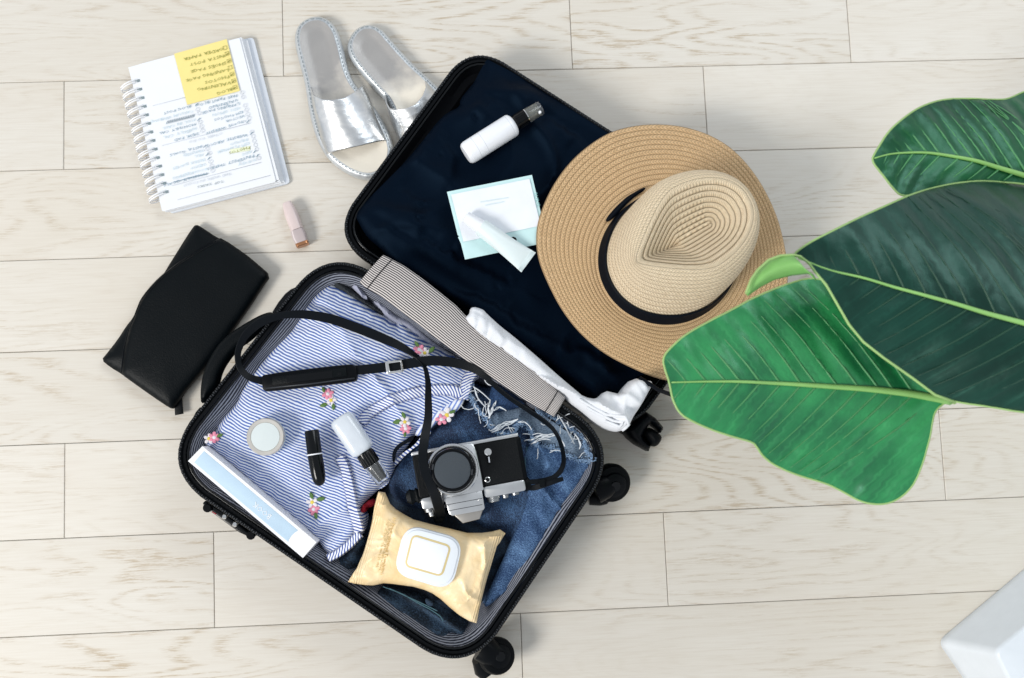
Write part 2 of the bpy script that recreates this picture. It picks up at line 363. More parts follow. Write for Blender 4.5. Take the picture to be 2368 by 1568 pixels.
M = dict(
 plank=mat_plank(), gap=pm('dark_subfloor', (.20, .165, .12), .9),  # gap: the sub-floor's own dark brown, seen between planks
 blackplastic=pm('black_plastic', (.0012, .0020, .0032), .38, bs=200, bst=.1, Specular_IOR_Level=.12), rubber=pm('black_rubber', (.0012, .0020, .0030), .55, bs=300, Specular_IOR_Level=.1),
 glossblack=pm('gloss_black', (.0012, .0020, .0030), .14, Specular_IOR_Level=.28), leather=pm('pebbled_black_leather', (.0010, .0026, .0038), .42, bs=420, bst=.9, Specular_IOR_Level=.13),
 strapleather=pm('strap_leather', (.0018, .0034, .0056), .42, bs=500, bst=.3, Specular_IOR_Level=.15), teeth=pm('zipper_teeth_metal', (.028, .032, .038), .42, .2),
 navycloth=pm('black_navy_cloth', (.0008, .0024, .0065), .56, bs=900, bst=.25, Specular_IOR_Level=.12, Specular_Tint=(.25, .55, 1.0, 1)), blackcloth=pm('black_cloth', (.0010, .0016, .0028), .8, bs=700),
 page=pm('white_paper', (.80, .82, .85), .7, var=.01), cover=pm('pale_cover', (.70, .74, .80), .55, var=.02), wire=pm('white_coated_wire', (.90, .91, .93), .35, var=.02),
 sticky=pm('yellow_sticky_paper', (.86, .73, .27), .75, var=.02), ink=pm('dark_teal_ink', (.22, .34, .43), .7), inklight=pm('faded_blue_ink', (.56, .69, .76), .7), olive=pm('olive_ink', (.30, .31, .06), .7), rule=pm('printed_rule_grey', (.60, .64, .70), .7), hilite=pm('highlighter_green', (.80, .84, .62), .7),
 whitecloth=pm('white_cotton', (.76, .78, .82), .85, bs=500, bst=.6, var=.02), greycloth=pm('lavender_grey_cloth', (.42, .44, .56), .85, bs=600), charcoal=pm('charcoal_knit', (.025, .03, .035), .95, bs=900, bst=.9), red=pm('red_cloth', (.50, .015, .035), .8, bs=600),
 whiteplastic=pm('white_plastic', (.84, .86, .90), .3, var=.01), mint=pm('mint_print', (.56, .78, .79), .5, var=.02), mintpale=pm('pale_mint_plastic', (.74, .83, .84), .35, var=.01), paperwhite=pm('packet_white', (.82, .85, .90), .5, var=.03),
 pink=pm('pale_pink_plastic', (.72, .60, .58), .3), pinkgrey=pm('pale_pink_frosted', (.55, .47, .47), .35), copper=pm('copper_metal', (.55, .26, .13), .3, .9),
 silverleather=None, solesilver=pm('matte_silver_edge', (.66, .69, .71), .42, .65, bs=120, bst=.3), insole=None, chrome=pm('satin_chrome', (.72, .73, .74), .30, .95, bs=600, bst=.05), dialmetal=pm('knurled_dial_metal', (.42, .43, .44), .3, 1.0, bs=900, bst=.6), bright=pm('polished_metal', (.85, .85, .84), .12, 1.0), vulcanite=pm('black_camera_leatherette', (.0014, .0024, .0034), .38, bs=520, bst=1.0, Specular_IOR_Level=.22),
 lenscap=None, boxwhite=pm('white_card', (.84, .84, .86), .55, var=.01), boxblue=pm('light_blue_print', (.50, .65, .78), .6, var=.03),
 tinrim=pm('cream_metal', (.70, .67, .62), .3, .5), tintop=pm('pale_grey_blue_glass', (.64, .70, .70), .2, var=.02), tealedge=pm('pale_teal_glass', (.45, .62, .62), .2),
 wipes=None, lidwhite=pm('white_lid_plastic', (.80, .84, .89), .28, var=.01), gold=pm('gold_print', (.72, .58, .28), .5), goldtext=pm('gold_text', (.68, .46, .14), .5), frost=pm('milky_gel_plastic', (.66, .71, .77), .22, var=.05, Coat_Weight=.5),
 midrib=pm('pale_green_midrib', (.25, .50, .14), .45), rimleaf=pm('light_leaf_edge', (.33, .52, .18), .5), under=pm('leaf_underside', (.20, .46, .12), .5), vein=pm('leaf_vein', (.07, .27, .10), .45),
 petalpink=pm('pink_embroidery', (.84, .30, .42), .8, bs=1500, bst=.8), petalwhite=pm('white_embroidery', (.84, .80, .84), .8, bs=1500, bst=.8), leafgreen=pm('green_embroidery', (.10, .20, .05), .8, bs=1500, bst=.8), yolk=pm('yellow_embroidery', (.80, .62, .10), .8),
 thread=pm('white_thread', (.82, .86, .90), .9), bluethread=pm('blue_fray', (.30, .45, .66), .9), planter=pm('white_ceramic', (.72, .77, .82), .32, var=.02), ribbon=pm('black_ribbon', (.0016, .0035, .0075), .6, bs=800, bst=.3),
 stitch=pm('grey_stitch', (.22, .28, .30), .7), seam=pm('teal_seam_thread', (.07, .16, .20), .8))
def _sl():
    t = NT('silver_leather'); n1 = t.noise(t.obj(), 28, 4, .6, .8); n2 = t.noise(t.obj(), 260, 3); cr = t.noise(t.map(t.obj(), (60, 260, 60), (0, 0, .2)), 1, 3, .6)
    t.bump(t.ma('ADD', t.ma('ADD', n1, t.ma('MULTIPLY', n2, .03)), t.ma('MULTIPLY', cr, .22)), .45, .002)
    return t.out(t.mix(t.step(n1, .3, .7), (.58, .61, .64), (.84, .84, .83)), .33, .95)
def _in():
    t = NT('worn_silver_insole'); u = t.xyz(t.uv()); n1 = t.noise(t.obj(), 16, 4, .6); n2 = t.noise(t.obj(), 300, 3)
    k = t.step(t.ma('ADD', u[0], t.ma('MULTIPLY', t.ma('SUBTRACT', n1, .5), .5)), .35, .62)
    c = t.mix(k, (.44, .425, .41), (.86, .80, .69)); t.bump(n2, .3, .0006)
    return t.out(c, t.step(n1, .3, .7, .35, .5), t.ma('SUBTRACT', .65, t.ma('MULTIPLY', k, .45)))
def _lc():
    t = NT('ribbed_lens_cap'); o = t.xyz(t.obj()); a = t.ma('SINE', t.ma('MULTIPLY', t.ma('ADD', o[0], t.ma('MULTIPLY', o[1], .4)), 5200)); b = t.ma('SINE', t.ma('MULTIPLY', t.ma('SUBTRACT', o[1], t.ma('MULTIPLY', o[0], .4)), 5200))
    k = t.step(t.ma('MULTIPLY', a, b), -.3, .6); t.bump(k, .6, .0005); return t.out(t.mix(k, (.018, .026, .035), (.07, .09, .11)), .45)
def _wi():
    t = NT('peach_foil_wrap'); n = t.noise(t.obj(), 26, 3, .6, .6); n2 = t.noise(t.obj(), 55, 4, .62, 2.2)
    a_ = t.ma('ABSOLUTE', t.xyz(t.uv())[0]); cp = t.ma('MULTIPLY', t.ma('SINE', t.ma('MULTIPLY', a_, 1750)), t.step(a_, .083, .092, 0, .30))
    t.bump(t.ma('ADD', t.ma('ADD', n, t.ma('MULTIPLY', n2, .45)), cp), .5, .004); return t.out(t.mix(t.step(n, .35, .7), (.86, .63, .33), (.92, .74, .47)), .34)
M['silverleather'] = _sl(); M['insole'] = _in(); M['lenscap'] = _lc(); M['wipes'] = _wi()
M['blouse'] = stripes('seersucker_stripe', (.045, .10, .33), (.80, .84, .93), .0044, .50, .10, wob=.0035)
M['bluseam'] = stripes('bias_stripe', (.020, .060, .27), (.88, .90, .95), .0054, .46, .10)
M['flap'] = stripes('lining_stripe', (.010, .012, .020), (.66, .61, .58), .0031, .50, .10, weave=False)
M['lining'] = stripes('lining_stripe_shaded', (.004, .007, .018), (.30, .32, .38), .0058, .55, .10, wob=.003, weave=False)  # pale stripes darkened in colour for the shade inside the case
M['jeans'] = denim('dark_jeans_denim', (.0012, .0045, .012), (.030, .068, .125), .44, .78, 16)
M['denim'] = denim('blue_denim', (.003, .013, .042), (.085, .19, .38), .44, .86, 12)
M['denimlight'] = denim('bright_blue_denim', (.008, .035, .11), (.17, .32, .56), .36, .84, 10)
M['denimin'] = denim('denim_reverse_side', (.05, .08, .13), (.25, .34, .45), .3, .7)
M['strawbrim'] = straw('tan_straw_brim', (.46, .29, .135), (.76, .53, .30), .0112)
M['strawcrown'] = straw('tan_straw_crown', (.62, .48, .31), (.88, .75, .55), .0085)
M['leafa'] = leafmat('bright_green_leaf', (.008, .105, .038), (.060, .30, .100), (.14, .40, .16), .36, coat=1.0)
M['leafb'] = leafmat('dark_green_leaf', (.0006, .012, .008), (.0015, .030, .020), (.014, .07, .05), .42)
M['leafc'] = leafmat('glossy_green_leaf', (.001, .036, .010), (.004, .085, .020), (.06, .20, .05), .34)
def _cl():
    t = NT('clear_smoke_plastic'); t.b.inputs['Transmission Weight'].default_value = .92; t.b.inputs['IOR'].default_value = 1.45
    n = t.noise(t.obj(), 30); return t.out(t.mix(n, (.80, .84, .86), (.9, .93, .95)), .08)
M['clear'] = _cl()

# ================================================================== floor: one object per plank
fl = mk('floor', [(-1.9, -1.5, -.008), (1.9, -1.5, -.008), (1.9, 1.7, -.008), (-1.9, 1.7, -.008), (-1.9, -1.5, -.02), (1.9, -1.5, -.02), (1.9, 1.7, -.02), (-1.9, 1.7, -.02)],
        [(0, 1, 2, 3), (7, 6, 5, 4), (0, 4, 5, 1), (1, 5, 6, 2), (2, 6, 7, 3), (3, 7, 4, 0)], M['gap'], smooth=False, kind='structure')
rows = {4: [-1.35, -.300, .194, .682, 1.5], 3: [-1.7, -.667, .421, 1.45], 2: [-1.2, -.02, 1.1], 1: [-1.6, -.16, .95], 0: [-1.1, .13, 1.3],
        -1: [-1.75, -.663, .10, .787], -2: [-1.5, -.425, .310, 1.35], -3: [-1.0, .067, 1.15], -4: [-1.3, -.2, .7], -5: [-.8, .4], -6: [-1.2, .1, 1.2], 5: [-1.5, -.5, .5, 1.3], 6: [-.9, .3, 1.2], -7: [-.5, .7], -8: [-1.1, .2], 10: [-.8, .5], 11: [-1.3, -.1, 1.0], 7: [-1.3, -.1, 1.1], 8: [-.7, .6], 9: [-1.2, 0, 1.3]}
def plank(x0, x1, y0, y1):
    g = .0004; b = .0009; zt = random.uniform(-.00015, .00015)
    x0 += g; x1 -= g; y0 += g; y1 -= g
    V = [(x0, y0, -.0079), (x1, y0, -.0079), (x1, y1, -.0079), (x0, y1, -.0079), (x0, y0, zt - b), (x1, y0, zt - b), (x1, y1, zt - b), (x0, y1, zt - b),
         (x0 + b, y0 + b, zt), (x1 - b, y0 + b, zt), (x1 - b, y1 - b, zt), (x0 + b, y1 - b, zt)]
    F = [(8, 9, 10, 11)] + [(i, (i + 1) % 4, (i + 1) % 4 + 4, i + 4) for i in range(4)] + [(i + 4, (i + 1) % 4 + 4, (i + 1) % 4 + 8, i + 8) for i in range(4)]
    mk('plank', V, F, M['plank'], fl, smooth=False)
for r, xs in rows.items():
    y0 = (r - 1) * .152; e = [-1.89] + [x for x in xs if -1.85 < x < 1.85] + [1.89]
    for a, b in zip(e[:-1], e[1:]):
        if b - a > .05: plank(a, b, y0, y0 + .1515 + .0005)

# ================================================================== suitcase
ZB, ZL = .135, .082
BC = PS(zU, [(358, 1077), (763, 562), (1443, 1033), (1078, 1571)], ZB)      # base rim corners
LC = PS(zU, [(759, 545), (1090, 97), (1794, 547), (1450, 1013)], ZL)        # lid rim corners
cen = (sum(BC) + sum(LC)) / 8
case = empty('suitcase', (cen[0], cen[1], 0), 'open black hard-shell suitcase lying flat, filled with clothes, striped lining', 'suitcase')
def ringrow(c, d, r, z, n=9): return [(p[0], p[1], z) for p in rquad(inset(c, d), max(r - (d if np.isscalar(d) else min(d)), .02), n)]
def resample(row, n):
    A = np.array(row); B = np.vstack([A, A[:1]]); L = np.concatenate([[0], np.cumsum(np.linalg.norm(np.diff(B, axis=0), axis=1))]); t = np.linspace(0, L[-1], n, endpoint=False)
    return np.column_stack([np.interp(t, L, B[:, k]) for k in range(3)]), L[-1]
def shell(c, r, z, wall, outer_mat, lin_mat, depth, wr):
    prof = [(.040, .0005), (.030, .0015), (.016, .008), (.009, .024), (.006, z * .6), (.005, z - .016), (.0, z - .014), (.0, z - .002), (.002, z), (.011, z), (.012, z - .004)]
    R = [ringrow(c, d, r, zz) for d, zz in prof]
    grid('base_shell' if c is BC else 'lid_shell', R, True, outer_mat, case, cap0=True, cap1=False, sharp=35)
    # lining: bag inside the shell
    R2 = []; U2 = []; N = 220
    for d, zz in [(.0115, z - .0035), (.015, z - .008), (.021, z - .02), (.031, z * .72), (.044, z * .45), (.058, .022), (.085, .010)]:
        row, L = resample(ringrow(c, d, r, zz), N); k = np.arange(N) / N * L
        am = wr * (1 if zz < z - .01 else .2)
        row[:, :2] += (np.array([row[:, 0] - cen2(c)[0], row[:, 1] - cen2(c)[1]]).T / .3) * (-am * (vn(k * 14, zz * 25, 5) + .5)[:, None])
        R2.append(row); U2.append(np.column_stack([k, np.full(N, (z - zz) * 1.2 + d) + .5 * am * np.sin(k * 30)]))
    grid('lining', R2, True, lin_mat, case, uvs=U2, cap1=True)
def cen2(c): return sum(np.array(q[:2]) for q in c) / 4
RB, RL_ = .080, .063
shell(BC, RB, ZB, .01, M['blackplastic'], M['lining'], .12, .010)
shell(LC, RL_, ZL, .01, M['blackplastic'], M['blackcloth'], .07, .004)
for c, r, z in ((BC, RB, ZB), (LC, RL_, ZL)):
    row, L = resample(ringrow(c, .0150, r, z + .0005), 160)
    tube('rim_gasket', row, .0022, M['glossblack'], case, 8, True)
    row, L = resample(ringrow(c, .0035, r, z + .0012), 160); tube('zipper_tape', row, .0030, M['rubber'], case, 6, True)
    n = int(L / .0035); row, L = resample(ringrow(c, .0032, r, z + .0042), n); b = MB(); nx = np.roll(row, -1, 0) - np.roll(row, 1, 0)
    for i in range(n):
        t = nx[i] / np.linalg.norm(nx[i]); s = np.array([-t[1], t[0], 0]); b.box(row[i] + s * (.0006 if i % 2 else -.0006), t * .0008, s * .0014, (0, 0, .0006))
    b.build('zipper_teeth', M['teeth'], case, smooth=False, kind='stuff')
# side handle: arched strap with a bracket at either end
ho = [(715, 1382), (706, 1280), (725, 1160), (785, 1030), (865, 935), (960, 870), (1080, 800), (1165, 775)]; hi_ = [(830, 1240), (832, 1215), (850, 1150), (900, 1070), (960, 1005), (1035, 955), (1110, 880), (1180, 820)]
zh = .075
arc = PS(zC, ho + hi_[::-1], zh)
sheet('side_handle', arc, lambda x, y, d: zh + .011 * np.sqrt(np.clip(1 - (1 - np.clip(d / .013, 0, 1)) ** 2, 0, 1)), .004, M['leather'], case, bottom=lambda x, y, d: zh - .004 + 0 * x, sm=2)
for q in ([(1160, 782), (1195, 725), (1240, 668), (1275, 640), (1310, 625), (1290, 690), (1230, 770), (1180, 800)], [(600, 1560), (640, 1490), (680, 1410), (706, 1380), (730, 1385), (735, 1420), (680, 1500), (640, 1568)]):
    prism('handle_bracket', PS(zC, q, .10), .05, .104, M['glossblack'], case, .003)
# combination lock on the near long side
lk = PS(zH, [(318, 905), (335, 890), (470, 970), (715, 1160), (718, 1172), (690, 1178), (600, 1135), (470, 1040), (375, 972), (322, 925)], .105)
lo = prism('combination_lock', lk, .06, .108, M['glossblack'], case, .002)
for q in ((485, 1013), (567, 1073)): p = P(zH, q, .112); lathe('lock_dial', p, [(.003, .108), (.0042, .1085), (.0042, .111), (.003, .113)], M['bright'], lo, 14)
for q in ((350, 945), (690, 1160)): p = P(zH, q, .112); lathe('lock_button', p, [(.006, .108), (.007, .109), (.007, .1105), (.005, .112)], M['blackplastic'], lo, 14)
p = P(zH, (405, 985), .1085); loft('lock_emblem', p - np.array([.003, -.002, 0]), p + np.array([.003, -.002, 0]), [(0, .0006, .0004), (1, .0006, .0004)], M['red'], lo, 8)
# wheels on the end walls
def wheel(cw, z, R, arm_from, ang):
    c = P(*cw, z); a0 = P(*arm_from, z); d = c - a0; d[2] = 0; d /= np.linalg.norm(d)
    wa = loft('wheel_housing', a0, c + d * .004, [(0, .022, .026), (.5, .021, .028), (.85, .018, .024), (1, .012, .016)], M['blackplastic'], case, 24, pw=3)
    ax = np.array([math.sin(ang) * .3, -math.cos(ang) * .3, .95]); ax /= np.linalg.norm(ax)
    loft('tyre', c - ax * .014, c + ax * .014, [(0, R * .80, R * .80), (.12, R * .95, R * .95), (.35, R, R), (.65, R, R), (.88, R * .93, R * .93), (1, R * .72, R * .72)], M['rubber'], wa, 36, up=(1, 0, 0))
    loft('wheel_cap', c + ax * .014, c + ax * .022, [(0, R * .66, R * .66), (.6, R * .62, R * .62), (1, R * .40, R * .40)], M['blackplastic'], wa, 30, up=(1, 0, 0))
    loft('axle_cap', c + ax * .022, c + ax * .024, [(0, R * .3, R * .3), (1, R * .26, R * .26)], M['glossblack'], wa, 20, up=(1, 0, 0))
wheel((zW, (610, 1195)), .045, .031, (zW, (400, 1290)), .6)
wheel((zK, (1515, 1395)), .045, .029, (zK, (1400, 1320)), 2.0)
p = P(zK, (1500, 1475), .022); a = P(zK, (1400, 1380), .03)
wf = loft('wheel_fork', a, p + (p - a) * .05, [(0, .020, .018), (.5, .030, .018), (.9, .029, .017), (1, .022, .012)], M['blackplastic'], case, 28, pw=2.4)
p = P(zW, (590, 1370), .022); a = P(zW, (330, 1400), .022)
wf = loft('wheel_fork', a, p, [(0, .010, .010), (.5, .013, .012), (.8, .012, .010), (.95, .008, .007), (1, .003, .003)], M['blackplastic'], case, 24, pw=2.4)
# lid wheel seen edge-on between the two cheeks of its fork
zz = .05
hz = PS(zW, [(730, 550), (880, 440), (960, 360), (1060, 305), (1180, 385), (1275, 500), (1272, 530), (1240, 572), (1200, 520), (1120, 455), (1075, 495), (1018, 615), (1030, 650), (1120, 735), (1090, 802), (930, 715), (850, 650), (800, 590)], zz)
sheet('wheel_fork', hz, lambda x, y, d: zz - .008 + .016 * np.sqrt(np.clip(1 - (1 - np.clip(d / .014, 0, 1)) ** 2, 0, 1)), .003, M['blackplastic'], case, bottom=lambda x, y, d: .012 + 0 * x, sm=0)
a = P(zW, (1085, 545), .045); b_ = P(zW, (1195, 675), .045); m_ = (a + b_) / 2; s = (b_ - a) / 2; n_ = np.array([-s[1], s[0], 0])
tw = PS(zW, [(1020, 560), (1060, 520), (1105, 500), (1160, 520), (1235, 575), (1272, 620), (1262, 670), (1220, 730), (1165, 750), (1105, 715), (1060, 660)], .055)
ty = sheet('tyre', tw, lambda x, y, d: .038 + .020 * np.sqrt(np.clip(1 - (1 - np.clip(d / .014, 0, 1)) ** 2, 0, 1)), .003, M['rubber'], case, bottom=lambda x, y, d: .02 + 0 * x, sm=1)
# striped divider flap folded over the hinge
zf_ = .145
tp = [(455, 137), (485, 150), (620, 222), (760, 320), (900, 430), (1030, 535), (1100, 612), (1260, 740), (1500, 930), (1700, 1095), (1885, 1255)]
bt = [(270, 352), (300, 385), (440, 465), (620, 600), (740, 690), (860, 785), (1000, 890), (1150, 1000), (1300, 1095), (1560, 1275), (1795, 1408)]
def prm(pl, n):
    A = np.array(pl, float); L = np.concatenate([[0], np.cumsum(np.linalg.norm(np.diff(A, axis=0), axis=1))]); t = np.linspace(0, L[-1], n); return np.column_stack([np.interp(t, L, A[:, 0]), np.interp(t, L, A[:, 1])])
T_, B_ = prm(tp, 70), prm(bt, 70); R = []; U = []
for i in range(70):
    a = P(zG, T_[i], zf_); b = P(zG, B_[i], zf_); row = []; uu = []
    for j in range(25):
        t = j / 24; q = a * (1 - t) + b * t; q[2] = zf_ - .003 + .008 * math.sin(math.pi * (t * .9 + .05)) ** .7 + .0015 * float(vn(i * .13, j * .2, 3)); row.append(q); uu.append((i / 69 * .55, t * .0545 + .0006 * float(vn(i * .2, 1, 8))))
    R.append(row); U.append(uu)
fo = grid('hinge_flap', R, False, M['flap'], case, uvs=U)
so = fo.modifiers.new('thickness', 'SOLIDIFY'); so.thickness = .0022; so.offset = -1
for i in (3, 66):
    row = [np.array(q) + np.array([0, 0, .0012]) for q in R[i]]; tube('hem_stitch', row, .0007, M['ribbon'], case, 5)
def strip(name, a, b, wv, z, mat): pass

# ================================================================== clothes in the lid
Zg = .088
gl = [(1020, 122), (975, 200), (940, 270), (900, 320), (845, 385), (848, 430), (760, 470), (700, 530), (640, 610), (500, 780), (360, 920), (250, 1030), (185, 1110), (220, 1180), (262, 1245), (340, 1310), (400, 1380), (470, 1440), (560, 1500)]
g2 = [(1100, 560), (1330, 640), (1500, 790), (1650, 920)]
gpoly = PS(zD, gl, Zg) + PS(zL, [(60, 560), (220, 660), (330, 760), (430, 830), (545, 920), (600, 960), (670, 975), (740, 905), (770, 910), (840, 930), (880, 890), (965, 800), (1100, 760)], Zg) + PS(zU, [(1640, 740), (1765, 560), (1740, 525), (1560, 400), (1329, 256), (1190, 167), (1134, 140)], Zg)
FOLDS = [(zD, [(850, 425), (760, 475), (705, 535), (690, 620), (500, 790), (300, 990)], .009), (zD, [(855, 385), (910, 445), (1010, 425), (1100, 470)], .008), (zD, [(1015, 150), (1100, 270), (1300, 340), (1560, 530)], .007),
         (zD, [(1360, 470), (1470, 560), (1600, 640)], .009), (zD, [(195, 1115), (500, 1250), (800, 1390), (1000, 1490), (1250, 1600)], .010), (zG, [(760, 300), (1000, 440), (1300, 520), (1500, 690), (1750, 820), (1950, 915)], .011),
         (zL, [(0, 360), (200, 470), (430, 620), (560, 610), (800, 770), (900, 800)], .010), (zD, [(700, 560), (720, 640), (800, 760), (760, 900)], .007), (zD, [(420, 880), (520, 1010), (600, 1250), (700, 1400)], .007), (zG, [(1485, 490), (1440, 545), (1400, 600)], .006), (zD, [(1000, 300), (1050, 420), (1180, 430)], .006)]
FOLDS = [(dens([P(zf, a, .1) for a in pl], .008, False), h) for zf, pl, h in FOLDS]
def folds(x, y):
    out = np.zeros(len(x))
    for q, h in FOLDS:
        q = q.copy(); q[1:-1] += .003 * rng.randn(*q[1:-1].shape); best = np.full(len(x), 1e9); sg = np.ones(len(x)); tt = np.zeros(len(x))
        for i in range(len(q) - 1):
            a, b = q[i], q[i + 1]; ab = b - a; L = (ab ** 2).sum(); t = np.clip(((x - a[0]) * ab[0] + (y - a[1]) * ab[1]) / L, 0, 1); dx = x - a[0] - t * ab[0]; dy = y - a[1] - t * ab[1]; dd = np.hypot(dx, dy); m = dd < best
            best[m] = dd[m]; sg[m] = np.sign(ab[0] * dy - ab[1] * dx)[m]; tt[m] = (i + t[m]) / (len(q) - 1)
        w_ = np.where(sg > 0, .007, .026); out = np.maximum(out, h * np.exp(-(best / w_) ** 2) * np.sin(np.pi * np.clip(tt, .04, .96)) ** .5)
    return out
def gz(x, y, d):
    a = x * .82 - y * .57; b = x * .57 + y * .82
    f = .026 * ridge(a * 4 + .8 * vn(x * 6, y * 6, 4), b * 9 + 1.4 * vn(x * 5, y * 5, 9), 21) ** 2 + .020 * ridge(b * 7 + 2, a * 5 + 1.2 * vn(x * 8, y * 8, 14), 24) ** 2 + .010 * fbm(x * 7, y * 7, 31)
    hn = np.array([.822, -.569]); s_ = (x - P(zU, (1450, 1000), .1)[0]) * .569 + (y - P(zU, (1450, 1000), .1)[1]) * .822
    f = .5 * f - .012; f = np.minimum(f, .002) + folds(x, y) + .050 * np.exp(-(np.clip(s_ - .015, 0, 1) / .022) ** 2)
    return Zg - .004 + .012 * (1 - np.exp(-d / .016)) * (1 + 0 * x) + f * np.clip(d / .03, 0, 1)
sheet('black_garment', gpoly, gz, .0055, M['navycloth'], None, bottom=lambda x, y, d: .056 + 0 * x)
tag(bpy.data.objects['black_garment'], 'folded navy-black garment filling the suitcase lid', 'garment')
# second fold of the garment over its lower edge
wl = PS(zG, [(1130, 560), (1150, 543), (1195, 550), (1250, 572), (1290, 635)], .142) + PS(zL, [(0, 480), (100, 570), (230, 670), (330, 760), (440, 840), (560, 935), (620, 960), (690, 960), (735, 905), (790, 912), (860, 930), (900, 870), (962, 803), (1040, 815), (1122, 832), (1080, 910), (1015, 1025), (965, 1105), (930, 1170), (852, 1235), (760, 1222), (640, 1165), (560, 1095), (450, 1012), (400, 955), (280, 850), (160, 740), (0, 600)], .142) + PS(zG, [(1400, 835), (1230, 735), (1120, 655), (1092, 622), (1135, 612), (1150, 600)], .142)
wl = PS(zX, [(200, 500), (205, 465), (230, 452), (270, 462), (300, 475), (320, 500), (420, 590), (500, 650), (600, 735), (690, 812), (760, 875), (840, 945), (930, 1020), (990, 1070), (1080, 1085), (1140, 1027), (1175, 1035), (1235, 1050), (1270, 1000), (1330, 940), (1400, 950), (1468, 965), (1440, 1020), (1380, 1130), (1330, 1200), (1300, 1265), (1235, 1312), (1150, 1295), (1060, 1245), (960, 1160), (890, 1110), (850, 1065), (800, 1030), (700, 960), (600, 885), (500, 815), (400, 740), (320, 685), (240, 620), (185, 565), (165, 535), (180, 517)], .148)
def wz(x, y, d):
    a = x * .86 - y * .52; b = x * .52 + y * .86; cr_ = -.0045 * ridge(x * 34 + 3 * vn(x * 18, y * 18, 4), y * 34 + 3 * vn(x * 16, y * 16, 9), 83) - .0035 * ridge(a * 12, b * 60 + 3 * vn(a * 20, b * 20, 3), 84)
    lo_ = np.clip((x - .16) / .05, 0, 1)
    f = .009 * ridge(a * 3, b * 34 + 1.6 * vn(a * 9, b * 9, 2), 5) + .004 * vn(a * 16, b * 60, 8) + .012 * lo_ * fbm(x * 20 + .4 * vn(x * 40, y * 40, 1), y * 20, 44) + .012 * lo_ * ridge(x * 11, y * 14, 61) ** 2
    return .134 + .018 * (1 - np.exp(-d / .004)) + (1.3 * f + cr_) * np.clip(d / .004, 0, 1) + .006 * np.clip((.12 - x) / .1, 0, 1)
ws = sheet('white_shirt', wl, wz, .0030, M['whitecloth'], None, bottom=lambda x, y, d: .100 + 0 * x)
tag(ws, 'crumpled white cotton shirt showing between the black garment and the striped flap', 'shirt')
for pl in ([(1150, 575), (1235, 570)], [(1108, 625), (1230, 700), (1400, 840), (1520, 950)], [(1240, 600), (1420, 760), (1560, 880), (1690, 960)]):
    pass
for k, (zf2, pl) in enumerate(((zL, [(500, 985), (560, 1020), (700, 1100), (830, 1120), (865, 1180), (820, 1220)]), (zL, [(560, 1045), (620, 1080), (760, 1150), (830, 1160), (800, 1195), (700, 1150)]))):
    q = np.array([P(zf2, a, .112 + .002 * k) for a in pl]); q = np.column_stack([dens(q[:, :2], .006, False), np.zeros(len(dens(q[:, :2], .006, False)))])
    qz = wz(q[:, 0], q[:, 1], np.full(len(q), .03)) + .001; q[:, 2] = qz; tube('hem_fold', q, .0024, M['whitecloth'], ws, 8)
# drawstring
ds = [(1000, 810), (1080, 860), (1150, 905), (1240, 938), (1330, 955)]
dsp = np.array([P(zL, a, z) for a, z in zip(ds, (.150, .165, .150, .120, .10))])
cds = dsp
tube('drawstring', np.column_stack([np.interp(np.linspace(0, 4, 24), range(5), cds[:, k]) for k in range(3)]), .0032, M['ribbon'], bpy.data.objects['black_garment'], 8)

# ================================================================== things on the lid
def top_z(o, x, y, fallback=.1):
    me = o.data; V = np.array([v.co[:] for v in me.vertices]) + ORG[o]; d = np.hypot(V[:, 0] - x, V[:, 1] - y); m = d < .012
    return V[m, 2].max() if m.any() else fallback
BG = bpy.data.objects['black_garment']
# spray bottle
zc = .105 + .016
A = P(zD, (880, 735), zc); B = P(zD, (1187, 541), zc); ax = (B - A); Ln = np.linalg.norm(ax); u = ax / Ln
sb = empty('spray_bottle', tuple((A + B) / 2 - np.array([0, 0, .018])), 'white mist spray bottle with black collar and clear cap lying on the black garment', 'bottle')
r = .0188
loft('bottle_body', A, B, [(0, r * .55, r * .55), (.005, r * .80, r * .80), (.03, r * .93, r * .93), (.08, r, r), (.93, r, r), (.965, r * .93, r * .93), (.985, r * .80, r * .80), (1.0, r * .62, r * .62)], M['whiteplastic'], sb, 44)
for t in (.21, .36, .90):
    c = A + ax * t; loft('label_line', c - u * .0003, c + u * .0003, [(0, r * 1.003, r * 1.003), (1, r * 1.003, r * 1.003)], M['rule'], sb, 44)
C0 = P(zV, (760, 610), zc); C1 = P(zV, (912, 520), zc); C2 = P(zV, (1190, 360), zc)
loft('collar', B + u * .0005, C1, [(0, .0125, .0125), (.1, .0115, .0115), (.14, .0122, .0122), (.97, .0120, .0120), (1, .0112, .0112)], M['glossblack'], sb, 36)
for k in range(18):
    th = 2 * math.pi * k / 18; sd = np.cross([0, 0, 1], u); o_ = sd * math.cos(th) * .0121 + np.array([0, 0, 1]) * math.sin(th) * .0121
    loft('collar_rib', B + (C1 - B) * .2 + o_, C1 - (C1 - B) * .1 + o_, [(0, .0005, .0005), (1, .0005, .0005)], M['blackplastic'], sb, 5)
uc = (C2 - C1) / np.linalg.norm(C2 - C1)
loft('cap_ring', C1, C1 + uc * .0012, [(0, .0124, .0124), (1, .0124, .0124)], M['bright'], sb, 36)
loft('nozzle', C1 + uc * .001, C2 - uc * .006, [(0, .0072, .0072), (.1, .0078, .0078), (.9, .0078, .0078), (1, .006, .006)], pm('olive_grey_nozzle', (.12, .12, .085), .3), sb, 24)
loft('clear_cap', C1 + uc * .0012, C2, [(0, .0118, .0118), (.9, .0112, .0112), (.97, .0100, .0100), (1, .007, .007)], M['clear'], sb, 32)
